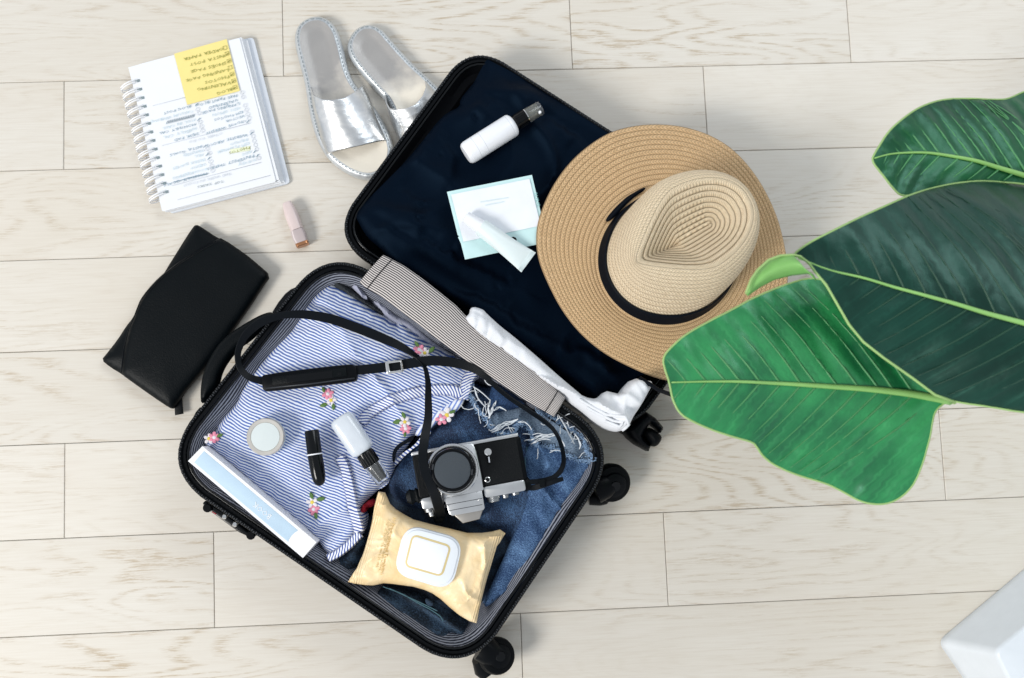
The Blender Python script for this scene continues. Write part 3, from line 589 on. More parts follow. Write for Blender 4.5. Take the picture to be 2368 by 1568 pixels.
p = P(zV, (1163, 443), zc + .0112); lathe('nozzle_dot', p, [(.0022, p[2] - .004), (.0022, p[2] + .0004), (.0015, p[2] + .0006)], M['whiteplastic'], sb, 14)
# sheet-mask packet
zp = .122
pk = empty('mask_packet', tuple(P(zD, (1080, 1130), .118)), 'flat mint and white sheet mask packet under the small white tube', 'packet')
pq = PS(zD, [(765, 968), (1298, 862), (1398, 1284), (878, 1392), (852, 1290), (834, 1252), (842, 1247), (832, 1238)], zp)
def sag(x, y, d): return zp + .0012 * vn(x * 22, y * 22, 3) + .0018 * np.exp(-((d - .02) / .01) ** 2) * 0
sheet('wrapper', pq, lambda x, y, d: sag(x, y, d) - .001 * np.exp(-d / .002), .006, M['mint'], pk, thick=.0018, sm=0)
pw_ = PS(zD, [(791, 988), (1282, 889), (1352, 1182), (868, 1283)], zp)
sheet('print_panel', pw_, lambda x, y, d: sag(x, y, d) + .0014, .006, M['paperwhite'], pk, thick=.0006, sm=0)
hp = P(zD, (1181, 1272), zp + .0012); lathe('hang_hole', hp, [(.0052, hp[2] - .0002), (.0052, hp[2] + .0006)], M['blackcloth'], pk, 20)
d1 = P(zD, (1330, 1020), zp); d0 = P(zD, (1315, 960), zp); text('date_print', '20.12.02', .0065, d1, math.atan2(d1[1] - d0[1], d1[0] - d0[0]), zp + .0032, pm('teal_print', (.22, .50, .50), .6), pk)
for k, (a, b) in enumerate((((975, 1032), (1150, 1005)), ((1005, 1052), (1125, 1030)))):
    a = P(zD, a, zp + .0024); b = P(zD, b, zp + .0024); loft('text_line', a, b, [(0, .0007, .0002), (1, .0007, .0002)], pm('pale_mint_text', (.66, .78, .80), .6), pk, 6)
# small tube
zt = .135
tb = empty('cream_tube', tuple(P(zD, (1080, 1270), .12)), 'small white squeeze tube with cap lying across the mask packet', 'tube')
a = P(zD, (882, 1128), zt); b = P(zD, (978, 1190), zt); c = P(zD, (1277, 1412), zt - .006)
loft('tube_cap', a, b, [(0, .0082, .0082), (.03, .0098, .0098), (.5, .0104, .0104), (1, .0112, .0112)], M['whiteplastic'], tb, 36)
loft('tube_body', b - (c - b) * .01, c, [(0, .0126, .0126), (.03, .0136, .0134), (.3, .0144, .0125), (.6, .0160, .0088), (.88, .0182, .0030), (.905, .0186, .0020), (.92, .0186, .0013), (1, .0192, .0011)], M['mintpale'], tb, 40)
uu = (c - b) / np.linalg.norm(c - b); ss = np.array([-uu[1], uu[0], 0])
for k in range(9): q = b + (c - b) * (.925 + k * .0085); loft('crimp_line', q - ss * .0182 + np.array([0, 0, .0012]), q + ss * .0182 + np.array([0, 0, .0012]), [(0, .0003, .0003), (1, .0003, .0003)], M['mintpale'], tb, 5)

# ================================================================== straw hat
hc = P(zE, (800, 745), .118)
zc0 = .118
hat = empty('straw_hat', (hc[0], hc[1], .1), 'wide-brimmed tan straw hat with black band resting over the suitcase lid', 'hat')
an = math.radians(27); CR = np.array([[math.cos(an), -math.sin(an)], [math.sin(an), math.cos(an)]])
base_c = P(zE, (808, 768), zc0)[:2]
tilt = np.array([.068, .078])                                  # crown leans towards the upper right
def loc(x, y, z):
    q = CR @ np.array([x, y]); s = z - zc0
    return np.array([base_c[0] + q[0] + tilt[0] * s * 3.2, base_c[1] + q[1] + tilt[1] * s * 3.2, z - .10 * (tilt @ q) ])
# brim
bo = [(125, 700), (130, 600), (165, 490), (220, 380), (300, 270), (400, 180), (510, 112), (640, 76), (760, 67), (880, 76), (1000, 108), (1110, 165), (1200, 245), (1280, 350), (1340, 460), (1385, 570), (1415, 690), (1435, 800), (1435, 910), (1400, 1030), (1330, 1150), (1230, 1260), (1110, 1340), (980, 1388), (850, 1406), (740, 1385), (620, 1335), (480, 1265), (350, 1160), (250, 1030), (180, 890), (140, 790)]
NB = 192
def brimz(x, y):      # brim height: higher over the case, dipping towards the open floor on the right, gentle wave
    s = (x - base_c[0]) * .9 + (y - base_c[1]) * .35; r_ = math.hypot(x - base_c[0], y - base_c[1]); a_ = math.atan2(y - base_c[1], x - base_c[0])
    return zc0 + .004 - .10 * max(0, s) * (r_ / .2) ** 1.5 + .006 * math.sin(2 * a_ + .6) * (r_ / .2) ** 2 + .05 * max(0, r_ - .11) ** 1.2
bw = [P(zE, q, .112) for q in bo]; bs = np.array(smoothc(bw, 3)); ang = np.arctan2(bs[:, 1] - base_c[1], bs[:, 0] - base_c[0]); rad = np.hypot(bs[:, 0] - base_c[0], bs[:, 1] - base_c[1]); o_ = np.argsort(ang); ang, rad = ang[o_], rad[o_]
def brad(t): return np.interp((t + math.pi) % (2 * math.pi) - math.pi, ang, rad, period=2 * math.pi)
def band_r(t, grow=0):       # base of the crown: an ellipse turned with the crown
    a, b = .108 + grow, .098 + grow; q = t - an; return a * b / math.hypot(b * math.cos(q), a * math.sin(q))
NR = 15; R = []; U = []
for i in range(NR * 5 + 1):
    f = i / (NR * 5); row = []; uu = []
    for j in range(NB):
        t = 2 * math.pi * j / NB; r0, r1 = band_r(t, -.004), float(brad(t)); r_ = r0 + (r1 - r0) * f; x = base_c[0] + r_ * math.cos(t); y = base_c[1] + r_ * math.sin(t)
        k = (i % 5) / 5; z = brimz(x, y) + (.0011 * math.sin(math.pi * k) if i < NR * 5 else 0) + (.012 * (1 - min(1, (r_ - r0) / .012)) ** 2)
        row.append((x, y, z)); uu.append((t * .15, f * NR * .0112 + .0056 * 0))
    R.append(row); U.append(uu)
brim = grid('brim', R, True, M['strawbrim'], hat, uvs=U); so = brim.modifiers.new('thickness', 'SOLIDIFY'); so.thickness = .0022; so.offset = -1
er = [(q[0], q[1], q[2] - .001) for q in R[-1]]; tube('brim_edge', er, .0019, M['strawbrim'], hat, 6, True)
# crown
H0 = .118
def ridge_xy(t):                     # teardrop outline of the crown's top edge (front tip at -x)
    c, s = math.cos(t), math.sin(t); x = -.007 + .092 * c; wv = .066 * (1 - .62 * max(0, (-c)) ** 1.3) if c < 0 else .066
    return x, wv * s
def crown_pt(t, f):                  # f 0..1 wall, 1..2 dent
    q = t; a, b = .106, .096; bx, by = a * math.cos(q), b * math.sin(q); rx, ry = ridge_xy(q)
    hr = H0 * (.86 + .14 * (math.cos(q) * .5 + .5)) + .006 * abs(math.sin(q))
    if f <= 1:
        g = f; k = 1 - math.cos(g * math.pi / 2); k = k ** 1.5; x = bx + (rx - bx) * k; y = by + (ry - by) * k; z = hr * (math.sin(g * math.pi / 2) ** .9)
        fr = max(0, -math.cos(q)); pin = fr ** 1.5 * abs(math.sin(q)) * 1.5 * math.sin(g * math.pi) ** 1; y *= 1 - .14 * pin
    else:
        g = f - 1; cx, cy = np.clip(rx, -.020, .034) * .9 + .004, 0.0; k = g ** .85; x = rx + (cx - rx) * k; y = ry + (cy - ry) * k
        z = hr - .003 * g - .034 * (math.sin(g * math.pi / 2) ** 1.3)
    return x, y, z
WR, DR = 13, 9; R = []; U = []; NC = 160
for i in range((WR + DR) * 5 + 1):
    row = []; uu = []
    f = i / (WR * 5) if i <= WR * 5 else 1 + (i - WR * 5) / (DR * 5)
    for j in range(NC):
        t = 2 * math.pi * j / NC; x, y, z = crown_pt(t, f); k = (i % 5) / 5; rel = .0012 * math.sin(math.pi * k)
        if f <= 1: g = 1 + rel / .1 * .6; x *= g; y *= g; z += rel * .3
        else: z += rel * 1.6 - (.0012 if i % 5 == 0 else 0)
        row.append(loc(x, y, zc0 + z)); uu.append((t * .085 * (1 if f < 1 else max(.3, 1.6 - f * .6)), i / 5 * .0085))
    R.append(row); U.append(uu)
grid('crown', R, True, M['strawcrown'], hat, uvs=U, cap1=True)
R = []
for h, gr in ((.0, .0085), (.002, .0095), (.010, .0078), (.020, .0052), (.024, .0048), (.0255, .0025)):
    R.append([loc(*(lambda p_: (p_[0] * (1 + gr / .1), p_[1] * (1 + gr / .1), zc0 + h + .001))(crown_pt(2 * math.pi * j / NC, max(0, (h / H0)) ** 1.1 * .62))) for j in range(NC)])
bd = grid('hat_band', R, True, M['ribbon'], hat)
# the band's flat bow on the far side
q = [P(zE, a, .128) for a in [(575, 462), (600, 440), (680, 395), (700, 400), (640, 440), (600, 475), (560, 520), (520, 560), (495, 572), (487, 562), (500, 540), (540, 495)]]
sheet('band_bow', q, lambda x, y, d: .131 + .004 * (1 - np.exp(-d / .003)) + .002 * vn(x * 60, y * 60, 2), .003, M['ribbon'], bd, thick=.006, sm=1)

# ================================================================== clothes in the base
Zj = .098
jp = PS(zI, [(60, 880), (260, 640), (430, 480), (620, 330), (720, 160), (790, 120), (900, 170), (1060, 220), (1250, 350), (1400, 460), (1600, 640), (1690, 790), (1600, 960), (1400, 1260)], Zj) + PS(zK, [(1840, 620), (1560, 930), (1390, 1080), (1250, 1230), (1120, 1300), (1000, 1290), (930, 1245), (700, 1080), (500, 960), (350, 820), (230, 710), (150, 600), (135, 520), (300, 460), (480, 420), (620, 150)], Zj)
def jz(x, y, d):
    return Zj - .03 + .026 * (1 - np.exp(-d / .02)) + .012 * fbm(x * 9, y * 9, 12) + .014 * ridge(x * 5 + y * 3, y * 9 - x * 5 + vn(x * 8, y * 8, 2), 15) ** 2
dj = sheet('dark_jeans', jp, jz, .006, M['jeans'], None, bottom=lambda x, y, d: .060 + 0 * x, uv=rotuv(-55))
tag(dj, 'folded dark blue jeans with waistband, lowest in the suitcase base', 'jeans')
def ridgeline(name, zf, pts, z, r, mat, parent, n=8, flat=.6):
    q = np.array([P(zf, a, z) for a in pts]); t = np.linspace(0, len(q) - 1, len(q) * 6); k = np.arange(len(q))
    c = np.column_stack([np.interp(t, k, q[:, i]) for i in range(3)])
    for _ in range(6): c[1:-1] = (c[:-2] + c[1:-1] * 2 + c[2:]) / 4
    return tube(name, c, r, mat, parent, n)
# waistband roll at the near corner, with two rows of stitching and a belt loop
wbp = [(527, 860), (713, 850), (868, 896), (992, 930), (1100, 990), (1178, 1052), (1286, 1114), (1306, 1155), (1262, 1263), (1178, 1294), (1085, 1279), (992, 1248), (945, 1262), (868, 1200), (744, 1112), (620, 1004), (538, 925)]
wb = sheet('waistband', PS(zK, wbp, .088), lambda x, y, d: .094 + .018 * (1 - np.exp(-d / .005)) + .0055 * np.sin((x * .57 + y * .82) * 2 * np.pi / .021 + 2.2 * vn(x * 20, y * 20, 5)) * np.clip(d / .006, 0, 1) + .004 * fbm(x * 30, y * 30, 5), .0032, denim('jeans_waistband_denim', (.002, .008, .018), (.065, .13, .22), .42, .74, 22), dj, bottom=lambda x, y, d: .07 + 0 * x, uv=rotuv(-40), sm=1)
for pl in ([(640, 862), (800, 920), (900, 985), (1010, 1040), (1085, 1090), (1105, 1130)], [(690, 875), (840, 945), (960, 1000), (1060, 1050)], [(700, 1035), (800, 1110), (900, 1170), (950, 1210), (960, 1240)], [(235, 700), (290, 740), (350, 790), (400, 830)]):
    ridgeline('seam_stitching', zK, pl, .119, .0008, M['seam'], dj, 5)
lp = PS(zK, [(975, 935), (1025, 955), (1040, 985), (1020, 1000), (985, 990), (970, 960)], .1); sheet('belt_loop', lp, lambda x, y, d: .119 + .003 * (1 - np.exp(-d / .002)), .003, M['jeans'], dj, thick=.01)
wb2 = PS(zH, [(1212, 1212), (1240, 1240), (1310, 1360), (1420, 1310), (1520, 1210), (1575, 1150), (1600, 1200), (1560, 1300), (1520, 1420), (1455, 1495), (1380, 1430), (1300, 1370), (1225, 1290)], .09)
sheet('waistband_fold', wb2, lambda x, y, d: .092 + .018 * (1 - np.exp(-d / .006)) + .006 * fbm(x * 30, y * 30, 9), .0045, bpy.data.materials['jeans_waistband_denim'], dj, bottom=lambda x, y, d: .05 + 0 * x, uv=rotuv(-40))
# ripped denim shorts
Zd = .112
sp = PS(zI, [(95, 950), (130, 870), (270, 690), (430, 530), (560, 440), (650, 370), (715, 300), (735, 205), (775, 150), (850, 190), (940, 165), (1060, 215), (1250, 345), (1300, 395), (1420, 480), (1600, 620), (1700, 775), (1690, 800), (1600, 960), (1400, 1260), (1240, 1560), (1140, 1700), (1010, 1840), (880, 1950), (830, 1960), (900, 1750), (980, 1560), (1060, 1420), (900, 1320), (700, 1240), (500, 1200), (250, 1160), (120, 1060)], Zd)
def sz(x, y, d):
    a = x * .5 + y * .87; b = x * .87 - y * .5
    return Zd - .026 + .026 * (1 - np.exp(-d / .010)) + .010 * fbm(x * 10, y * 10, 77) + .014 * ridge(a * 4, b * 14 + vn(x * 9, y * 9, 2), 25) ** 2 + .009 * ridge(b * 12 + 1, a * 16 + 1.5 * vn(x * 14, y * 14, 6), 27) ** 3 * np.clip(d / .02, 0, 1)
ds_ = sheet('denim_shorts', sp, sz, .005, M['denim'], None, bottom=lambda x, y, d: .07 + 0 * x, uv=rotuv(-60))
tag(ds_, 'frayed blue denim shorts with ripped hems lying under the camera', 'shorts')
def ds_z(x, y): return float(sz(np.array([x]), np.array([y]), np.array([.03]))[0])
leg = PS(zI, [(1215, 630), (1300, 645), (1400, 675), (1465, 700), (1515, 742), (1600, 755), (1692, 778), (1600, 960), (1400, 1250), (1220, 1560), (1120, 1690), (990, 1830), (880, 1920), (850, 1900), (930, 1720), (1000, 1560), (1070, 1400), (1130, 1240), (1200, 1010), (1175, 880), (1170, 760), (1190, 690)], Zd + .006)
sheet('leg_panel', leg, lambda x, y, d: sz(x, y, d + .02) + .005 * (1 - np.exp(-d / .003)) + .006 * fbm(x * 16, y * 16, 91) + .008 * ridge(x * 7 + y * 4, (y - x) * 10, 33) ** 2, .0045, M['denimlight'], ds_, thick=.010, uv=rotuv(-35), label='brighter blue right leg panel')
inn = PS(zI, [(885, 430), (930, 395), (1060, 378), (1150, 345), (1230, 385), (1290, 395), (1440, 500), (1600, 610), (1690, 760), (1600, 750), (1515, 738), (1460, 690), (1330, 650), (1215, 625), (1232, 560), (1200, 500), (1120, 468), (1010, 540), (930, 525), (870, 480)], Zd + .002)
sheet('torn_hem_lining', inn, lambda x, y, d: sz(x, y, d + .02) + .003 + .004 * vn(x * 40, y * 40, 7), .0045, M['denimin'], ds_, thick=.004, uv=rotuv(20), label='pale reverse side of the torn hem')
fl2 = PS(zI, [(915, 175), (950, 165), (1060, 225), (1190, 320), (1150, 350), (1050, 375), (930, 392), (890, 380), (895, 280)], Zd + .006)
sheet('leg_flap', fl2, lambda x, y, d: sz(x, y, d + .02) + .008 * (1 - np.exp(-d / .004)), .0045, denim('mid_blue_denim', (.006, .025, .08), (.05, .13, .30)), ds_, thick=.008, uv=rotuv(70))
th = MB(); bl = MB()
for k, (pl, dens_) in enumerate((([(760, 140), (725, 230), (760, 300), (800, 370), (870, 440), (900, 500), (950, 545), (1030, 570), (1090, 555), (1115, 480), (1180, 480), (1225, 560), (1225, 640)], 95), ([(1265, 390), (1340, 400), (1420, 450), (1480, 500), (1560, 540), (1620, 600), (1640, 660), (1690, 760)], 62), ([(1215, 620), (1300, 655), (1400, 672), (1470, 700), (1530, 745), (1620, 765), (1690, 770)], 34))):
    A = np.array(pl, float); L = np.concatenate([[0], np.cumsum(np.linalg.norm(np.diff(A, axis=0), axis=1))])
    for _ in range(dens_ * 8):
        t = rng.rand() * L[-1]; c = np.array([np.interp(t, L, A[:, 0]), np.interp(t, L, A[:, 1])]) + rng.randn(2) * 8
        p = P(zI, c, Zd); a = rng.rand() * 6.28; l = .0022 + rng.rand() * .0028; z = ds_z(p[0], p[1]) + .007
        q = [p + np.array([0, 0, z - p[2]]), p + np.array([math.cos(a) * l * .6, math.sin(a) * l * .6, z - p[2] + .0012]), p + np.array([math.cos(a) * l, math.sin(a) * l, z - p[2] - .001])]
        bl.tube(q, .00055, 3)
    for _ in range(dens_ // 5):
        t = rng.rand() * L[-1]; c = np.array([np.interp(t, L, A[:, 0]), np.interp(t, L, A[:, 1])]) + rng.randn(2) * 9
        p = P(zI, c, Zd); z = ds_z(p[0], p[1]) + .009; d = rng.rand() * 6.28; q = [[p[0], p[1], z - .003]]; cur = (rng.rand() - .5) * 1.3
        for s_ in range(int(4 + rng.rand() * 8)):
            d += cur * .35 + rng.randn() * .22; l = .0026; q.append([q[-1][0] + math.cos(d) * l, q[-1][1] + math.sin(d) * l, z + .002 * math.sin(s_ * .8)])
        th.tube(q, .00065, 4)
for (a, b, c) in (((905, 540), (1010, 470), (1110, 450)), ((915, 550), (1040, 490), (1120, 445)), ((1120, 470), (1190, 450), (1225, 530)), ((1215, 610), (1290, 570), (1400, 560)), ((1220, 640), (1310, 585), (1420, 570)), ((1400, 560), (1470, 600), (1490, 660)), ((770, 190), (850, 240), (905, 300)), ((780, 200), (800, 300), (870, 350)), ((905, 290), (880, 370), (900, 440)), ((950, 300), (930, 350), (890, 440)), ((930, 380), (980, 330), (1030, 380)), ((1440, 420), (1520, 560), (1560, 640)), ((1560, 560), (1620, 620), (1600, 680)), ((870, 110), (850, 170), (920, 180))):
    for _ in range(2):
        q = []
        for i in range(13):
            t = i / 12; m = [(1 - t) ** 2 * a[k] + 2 * t * (1 - t) * b[k] + t * t * c[k] + 7 * math.sin(i * .7 + _ * 2) * math.sin(math.pi * t) for k in (0, 1)]; p = P(zI, m, Zd + .012); p[2] = ds_z(p[0], p[1]) + .012; q.append(p)
        th.tube(q, .00085, 4)
th.build('frayed_threads', M['thread'], ds_, kind='stuff'); bl.build('hem_fuzz', M['bluethread'], ds_, kind='stuff')
for pl in ([(1190, 660), (1175, 760), (1185, 880), (1205, 1000)],):
    q = [P(zI, a, Zd) for a in pl]; q = [(a[0], a[1], ds_z(a[0], a[1]) + .0015) for a in q]; tube('seam_stitching', q, .0008, M['seam'], ds_, 5)

# clothes glimpsed along the hinge side and at the corners
gc = PS(zG, [(345, 485), (380, 470), (450, 490), (500, 540), (560, 605), (620, 610), (700, 650), (760, 700), (850, 790), (1000, 900), (1100, 960), (1190, 1010), (1230, 1060), (1220, 1090), (1160, 1130), (1080, 1060), (900, 900), (760, 850), (600, 740), (450, 620)], .112)
o = sheet('grey_cloth', gc, lambda x, y, d: .095 + .018 * (1 - np.exp(-d / .007)) + .006 * fbm(x * 30, y * 30, 9), .0045, M['greycloth'], None, bottom=lambda x, y, d: .04 + 0 * x); tag(o, 'lavender grey folded cloth wedged between the striped blouse and the hinge flap', 'garment')
gc = PS(zG, [(215, 345), (260, 355), (300, 420), (330, 475), (300, 480), (230, 410), (200, 380)], .118)
o = sheet('white_cloth', gc, lambda x, y, d: .105 + .015 * (1 - np.exp(-d / .005)), .004, M['greycloth'], None, bottom=lambda x, y, d: .04 + 0 * x); tag(o, 'small pale cloth corner beside the charcoal knit at the top of the base', 'garment')
gc = PS(zG, [(55, 315), (100, 310), (150, 360), (230, 420), (330, 490), (430, 560), (480, 600), (420, 590), (300, 520), (160, 440), (40, 380)], .118)
o = sheet('charcoal_knit', gc, lambda x, y, d: .102 + .017 * (1 - np.exp(-d / .006)) + .003 * vn(x * 200, y * 200, 4), .003, M['charcoal'], None, bottom=lambda x, y, d: .04 + 0 * x); tag(o, 'dark charcoal knit edge peeking above the striped blouse', 'garment')
for nm, zf, pl, z, lb in (('red_cloth', zH, [(560, 112), (480, 200), (450, 240), (440, 300), (520, 280), (620, 200)], .100, 'red cloth peeking out left of the striped blouse'), ('red_cloth', zH, [(1236, 1322), (1250, 1370), (1290, 1400), (1325, 1402), (1400, 1380), (1330, 1290)], .072, 'red cloth scrap below the end of the white box'), ('red_cloth', zH, [(1585, 940), (1640, 945), (1660, 905), (1620, 880), (1560, 930), (1540, 990), (1590, 985)], .112, 'red cloth scrap between the blouse and the wipes packet')):
    o = sheet(nm, PS(zf, pl, z), lambda x, y, d: z - .008 + .010 * (1 - np.exp(-d / .004)), .004, M['red'], None, bottom=lambda x, y, d: z - .05 + 0 * x); tag(o, lb, 'garment')

# striped embroidered blouse
Zs = .120
bp = PS(zF, [(1130, 232), (1165, 225), (1210, 240), (1300, 292), (1400, 362), (1470, 415), (1560, 470), (1640, 520)], Zs) + PS(zG, [(560, 600), (650, 690), (720, 740), (780, 800), (850, 830), (920, 870), (990, 900), (1060, 945), (1120, 975), (1200, 1040), (1205, 1060), (1145, 1125), (1125, 1180), (1105, 1240), (1085, 1290), (1030, 1370), (960, 1400), (900, 1430), (850, 1480)], Zs) + \
    PS(zI, [(300, 560), (270, 620), (230, 680), (170, 740), (140, 790), (145, 830), (130, 865), (115, 900), (105, 940), (60, 985), (0, 1010)], Zs) + PS(zH, [(1775, 740), (1700, 790), (1620, 860), (1560, 920), (1530, 960), (1580, 1000), (1585, 1060), (1575, 1140), (1510, 1210), (1440, 1290), (1370, 1340), (1310, 1362), (1240, 1262), (1210, 1215), (1100, 1120), (950, 990), (800, 860), (640, 720), (480, 580), (380, 500), (310, 455), (298, 440), (330, 405), (400, 345), (415, 290), (470, 215), (540, 150), (570, 100), (600, 20)], Zs) + PS(zF, [(510, 1000), (560, 930), (620, 840), (740, 690), (880, 550), (960, 430), (1050, 300)], Zs)
def bz(x, y, d):
    a = x * .906 - y * .42; b = x * .42 + y * .906
    f = .0045 * fbm(x * 11, y * 11, 51) + .004 * vn(a * 9, b * 34 + 2.0 * vn(x * 7, y * 7, 3), 52) + .009 * ridge(a * 4.5 + 1, b * 11 + 1.5 * vn(x * 6, y * 6, 8), 53) ** 3
    f = f + .0016 * np.sin(a * 330 + 3 * vn(x * 30, y * 30, 1)) * np.clip((.03 - d) / .03, 0, 1)
    return Zs - .018 + .018 * (1 - np.exp(-d / .007)) + f * np.clip(d / .008, .2, 1)
def buv(x, y, d=None):
    # grain line runs down to the right and swings flatter in the lower sleeve
    k = np.clip((-.13 - y) / .18, 0, 1) * np.clip((x + .36) / .2, 0, 1)
    a = np.radians(-27); u = x * math.cos(a) + y * math.sin(a); v = -x * math.sin(a) + y * math.cos(a)
    v = v - .10 * k ** 2 * np.clip(u + .25, 0, 1) * 4 * .22
    return u, v + .0048 * fbm(x * 13, y * 13, 3) + .0011 * vn(u * 60, v * 60, 9) + .30 * bz(x, y, d if d is not None else np.full(np.shape(x), .03))
bl_ = sheet('striped_blouse', bp, bz, .0042, M['blouse'], None, bottom=lambda x, y, d: .055 + 0 * x, uv=buv)
tag(bl_, 'blue and white striped seersucker blouse with embroidered flowers folded in the suitcase base', 'blouse')
def bzz(p, up=.03): return float(bz(np.array([p[0]]), np.array([p[1]]), np.array([up]))[0])
def trim(name, zf, mid, wd, per_ang, off=.0036):
    """A narrow bias-cut strip lying on the blouse; stripes cross it at an angle."""
    q = np.array([P(zf, a, Zs + .003) for a in mid]); k = np.arange(len(q)); t = np.linspace(0, len(q) - 1, len(q) * 7); c = np.column_stack([np.interp(t, k, q[:, i]) for i in range(3)])
    for _ in range(4): c[1:-1] = (c[:-2] + c[1:-1] * 2 + c[2:]) / 4
    T = np.gradient(c, axis=0); T[:, 2] = 0; T /= np.linalg.norm(T, axis=1)[:, None]; N_ = np.column_stack([-T[:, 1], T[:, 0], 0 * T[:, 0]])
    s = np.concatenate([[0], np.cumsum(np.linalg.norm(np.diff(c, axis=0), axis=1))]); R = []; U = []
    for i in range(len(c)):
        row = []; uu = []
        for j in range(7):
            w_ = (j / 6 - .5) * wd; p = c[i] + N_[i] * w_; p[2] = bzz(p) + off + (.0012 if 0 < j < 6 else -.003); row.append(p); uu.append((w_, s[i] + w_ * per_ang))
        R.append(row); U.append(uu)
    o = grid(name, R, False, M['bluseam'], bl_, uvs=U); m = o.modifiers.new('thickness', 'SOLIDIFY'); m.thickness = .002; return o
trim('bias_seam', zG, [(285, 1455), (330, 1390), (420, 1330), (520, 1275), (640, 1235), (760, 1205), (880, 1192), (1000, 1195), (1075, 1225)], .0145, .9)
trim('placket_seam', zH, [(1385, 545), (1425, 610), (1450, 700), (1470, 800), (1490, 900), (1515, 1000), (1545, 1130)], .013, -.7)
trim('cuff_edge', zG, [(1170, 1040), (1130, 1100), (1105, 1180), (1085, 1270)], .016, 1.1)
trim('hem_edge', zH, [(1300, 1340), (1380, 1300), (1470, 1230), (1550, 1145)], .010, -1.2)
lace = PS(zG, [(1090, 1245), (1095, 1285), (1035, 1365), (960, 1395), (900, 1425), (850, 1475), (800, 1530), (700, 1568), (720, 1500), (800, 1430), (860, 1380), (960, 1310), (1040, 1255)], Zs + .002)
sheet('lace_underside', lace, lambda x, y, d: np.array([bzz(q) for q in zip(x, y)]) - .002 + .004 * (1 - np.exp(-d / .003)), .004, stripes('lattice_stripe', (.12, .2, .5), (.86, .88, .93), .0062, .38, .1), bl_, thick=.006, uv=rotuv(58))
lc2 = PS(zI, [(150, 800), (160, 760), (230, 700), (300, 660), (380, 560), (440, 520), (430, 580), (350, 640), (270, 700), (200, 770), (165, 810)], Zs + .001)
sheet('sleeve_edge', lc2, lambda x, y, d: np.array([bzz(q) for q in zip(x, y)]) - .001 + .005 * (1 - np.exp(-d / .003)), .004, M['bluseam'], bl_, thick=.008, uv=rotuv(-35))
lb_ = PS(zH, [(1960, 372), (1900, 415), (1840, 450), (1805, 500), (1800, 560), (1815, 600), (1825, 560), (1835, 505), (1870, 465), (1930, 430), (1975, 405)], Zs + .008)
lab = sheet('care_label', lb_, lambda x, y, d: Zs + .010 + 0 * x, .003, M['ribbon'], bl_, thick=.0012, sm=1)
# embroidered flowers
def petal_flower(zf, c, col, n, r, ph):
    p = P(zf, c, Zs); z = bzz(p) + .0012; p[2] = z
    f = lathe('embroidered_flower', p, [(r * .30, z - .001), (r * .32, z + .0008), (r * .16, z + .0016)], M['yolk'] if col == 'petalwhite' else M['petalwhite'], bl_, 12)
    for k in range(n):
        a = ph + 2 * math.pi * k / n; d = np.array([math.cos(a), math.sin(a), 0]); q = p + d * r * .12; e = p + d * r * (1 + .1 * rng.rand())
        loft('petal', q, e, [(0, r * .08, .0006), (.35, r * .30, .0010), (.75, r * .34, .0011), (.94, r * .20, .0008), (1, r * .05, .0004)], M[col], f, 10, sharp=80)
    return f
def leafy(zf, c, e, wv=.5):
    a = P(zf, c, Zs); b = P(zf, e, Zs); a[2] = bzz(a) + .0026; b[2] = bzz(b) + .0022; L = np.linalg.norm(b - a)
    loft('embroidered_leaf', a, b, [(0, L * .03, .0004), (.25, L * .24 * wv * 2, .0011), (.6, L * .26 * wv * 2, .0011), (.85, L * .14 * wv * 2, .0009), (1, L * .02, .0004)], M['leafgreen'], bl_, 10, sharp=80)
fr = .0086
petal_flower(zF, (1152, 1003), 'petalpink', 6, fr, .3); petal_flower(zF, (1174, 1048), 'petalwhite', 5, fr, .1)
leafy(zF, (1130, 995), (1115, 955)); leafy(zF, (1150, 1075), (1095, 1088)); leafy(zF, (1190, 1070), (1192, 1118))
petal_flower(zH, (1175, 900), 'petalwhite', 5, fr, .5); petal_flower(zH, (1186, 956), 'petalpink', 6, fr, .2)
leafy(zH, (1180, 875), (1160, 820)); leafy(zH, (1210, 880), (1278, 868)); leafy(zH, (1200, 980), (1212, 1032))
petal_flower(zG, (738, 880), 'petalpink', 6, fr, .8); petal_flower(zG, (783, 908), 'petalwhite', 6, fr, .4)
leafy(zG, (735, 860), (705, 815)); leafy(zG, (815, 905), (862, 858))
petal_flower(zG, (630, 1448), 'petalwhite', 5, fr, .9); petal_flower(zG, (636, 1500), 'petalpink', 6, fr, .1)
leafy(zG, (632, 1420), (608, 1370)); leafy(zG, (600, 1440), (533, 1455)); leafy(zG, (632, 1525), (628, 1568))
petal_flower(zH, (368, 402), 'petalwhite', 5, .008, .2); petal_flower(zH, (410, 393), 'petalpink', 6, .0085, .5); leafy(zH, (430, 388), (480, 366))
petal_flower(zG, (912, 1428), 'petalpink', 5, .009, .5); petal_flower(zG, (955, 1395), 'petalwhite', 5, .011, .1); leafy(zG, (975, 1380), (1025, 1358))

# ================================================================== things on the blouse
# round tin
zt = .134; c = P(zH, (803, 388), zt + .014); tn = empty('round_tin', (c[0], c[1], zt - .010), 'round cream-rimmed tin of balm with pale lid left of the black lipstick', 'tin')
zb_ = zt - .010
lathe('tin_base', c, [(.0255, zb_), (.0272, zb_ + .002), (.0272, zb_ + .010), (.0262, zb_ + .011)], M['tealedge'], tn, 56)
lathe('tin_lid', c, [(.0270, zb_ + .0105), (.0280, zb_ + .0115), (.0280, zb_ + .0205), (.0268, zb_ + .0220), (.0222, zb_ + .0218), (.0214, zb_ + .0208)], M['tinrim'], tn, 56)
lathe('tin_glass', c, [(.0212, zb_ + .0200), (.0211, zb_ + .0214), (.0200, zb_ + .0216)], M['tintop'], tn, 56)
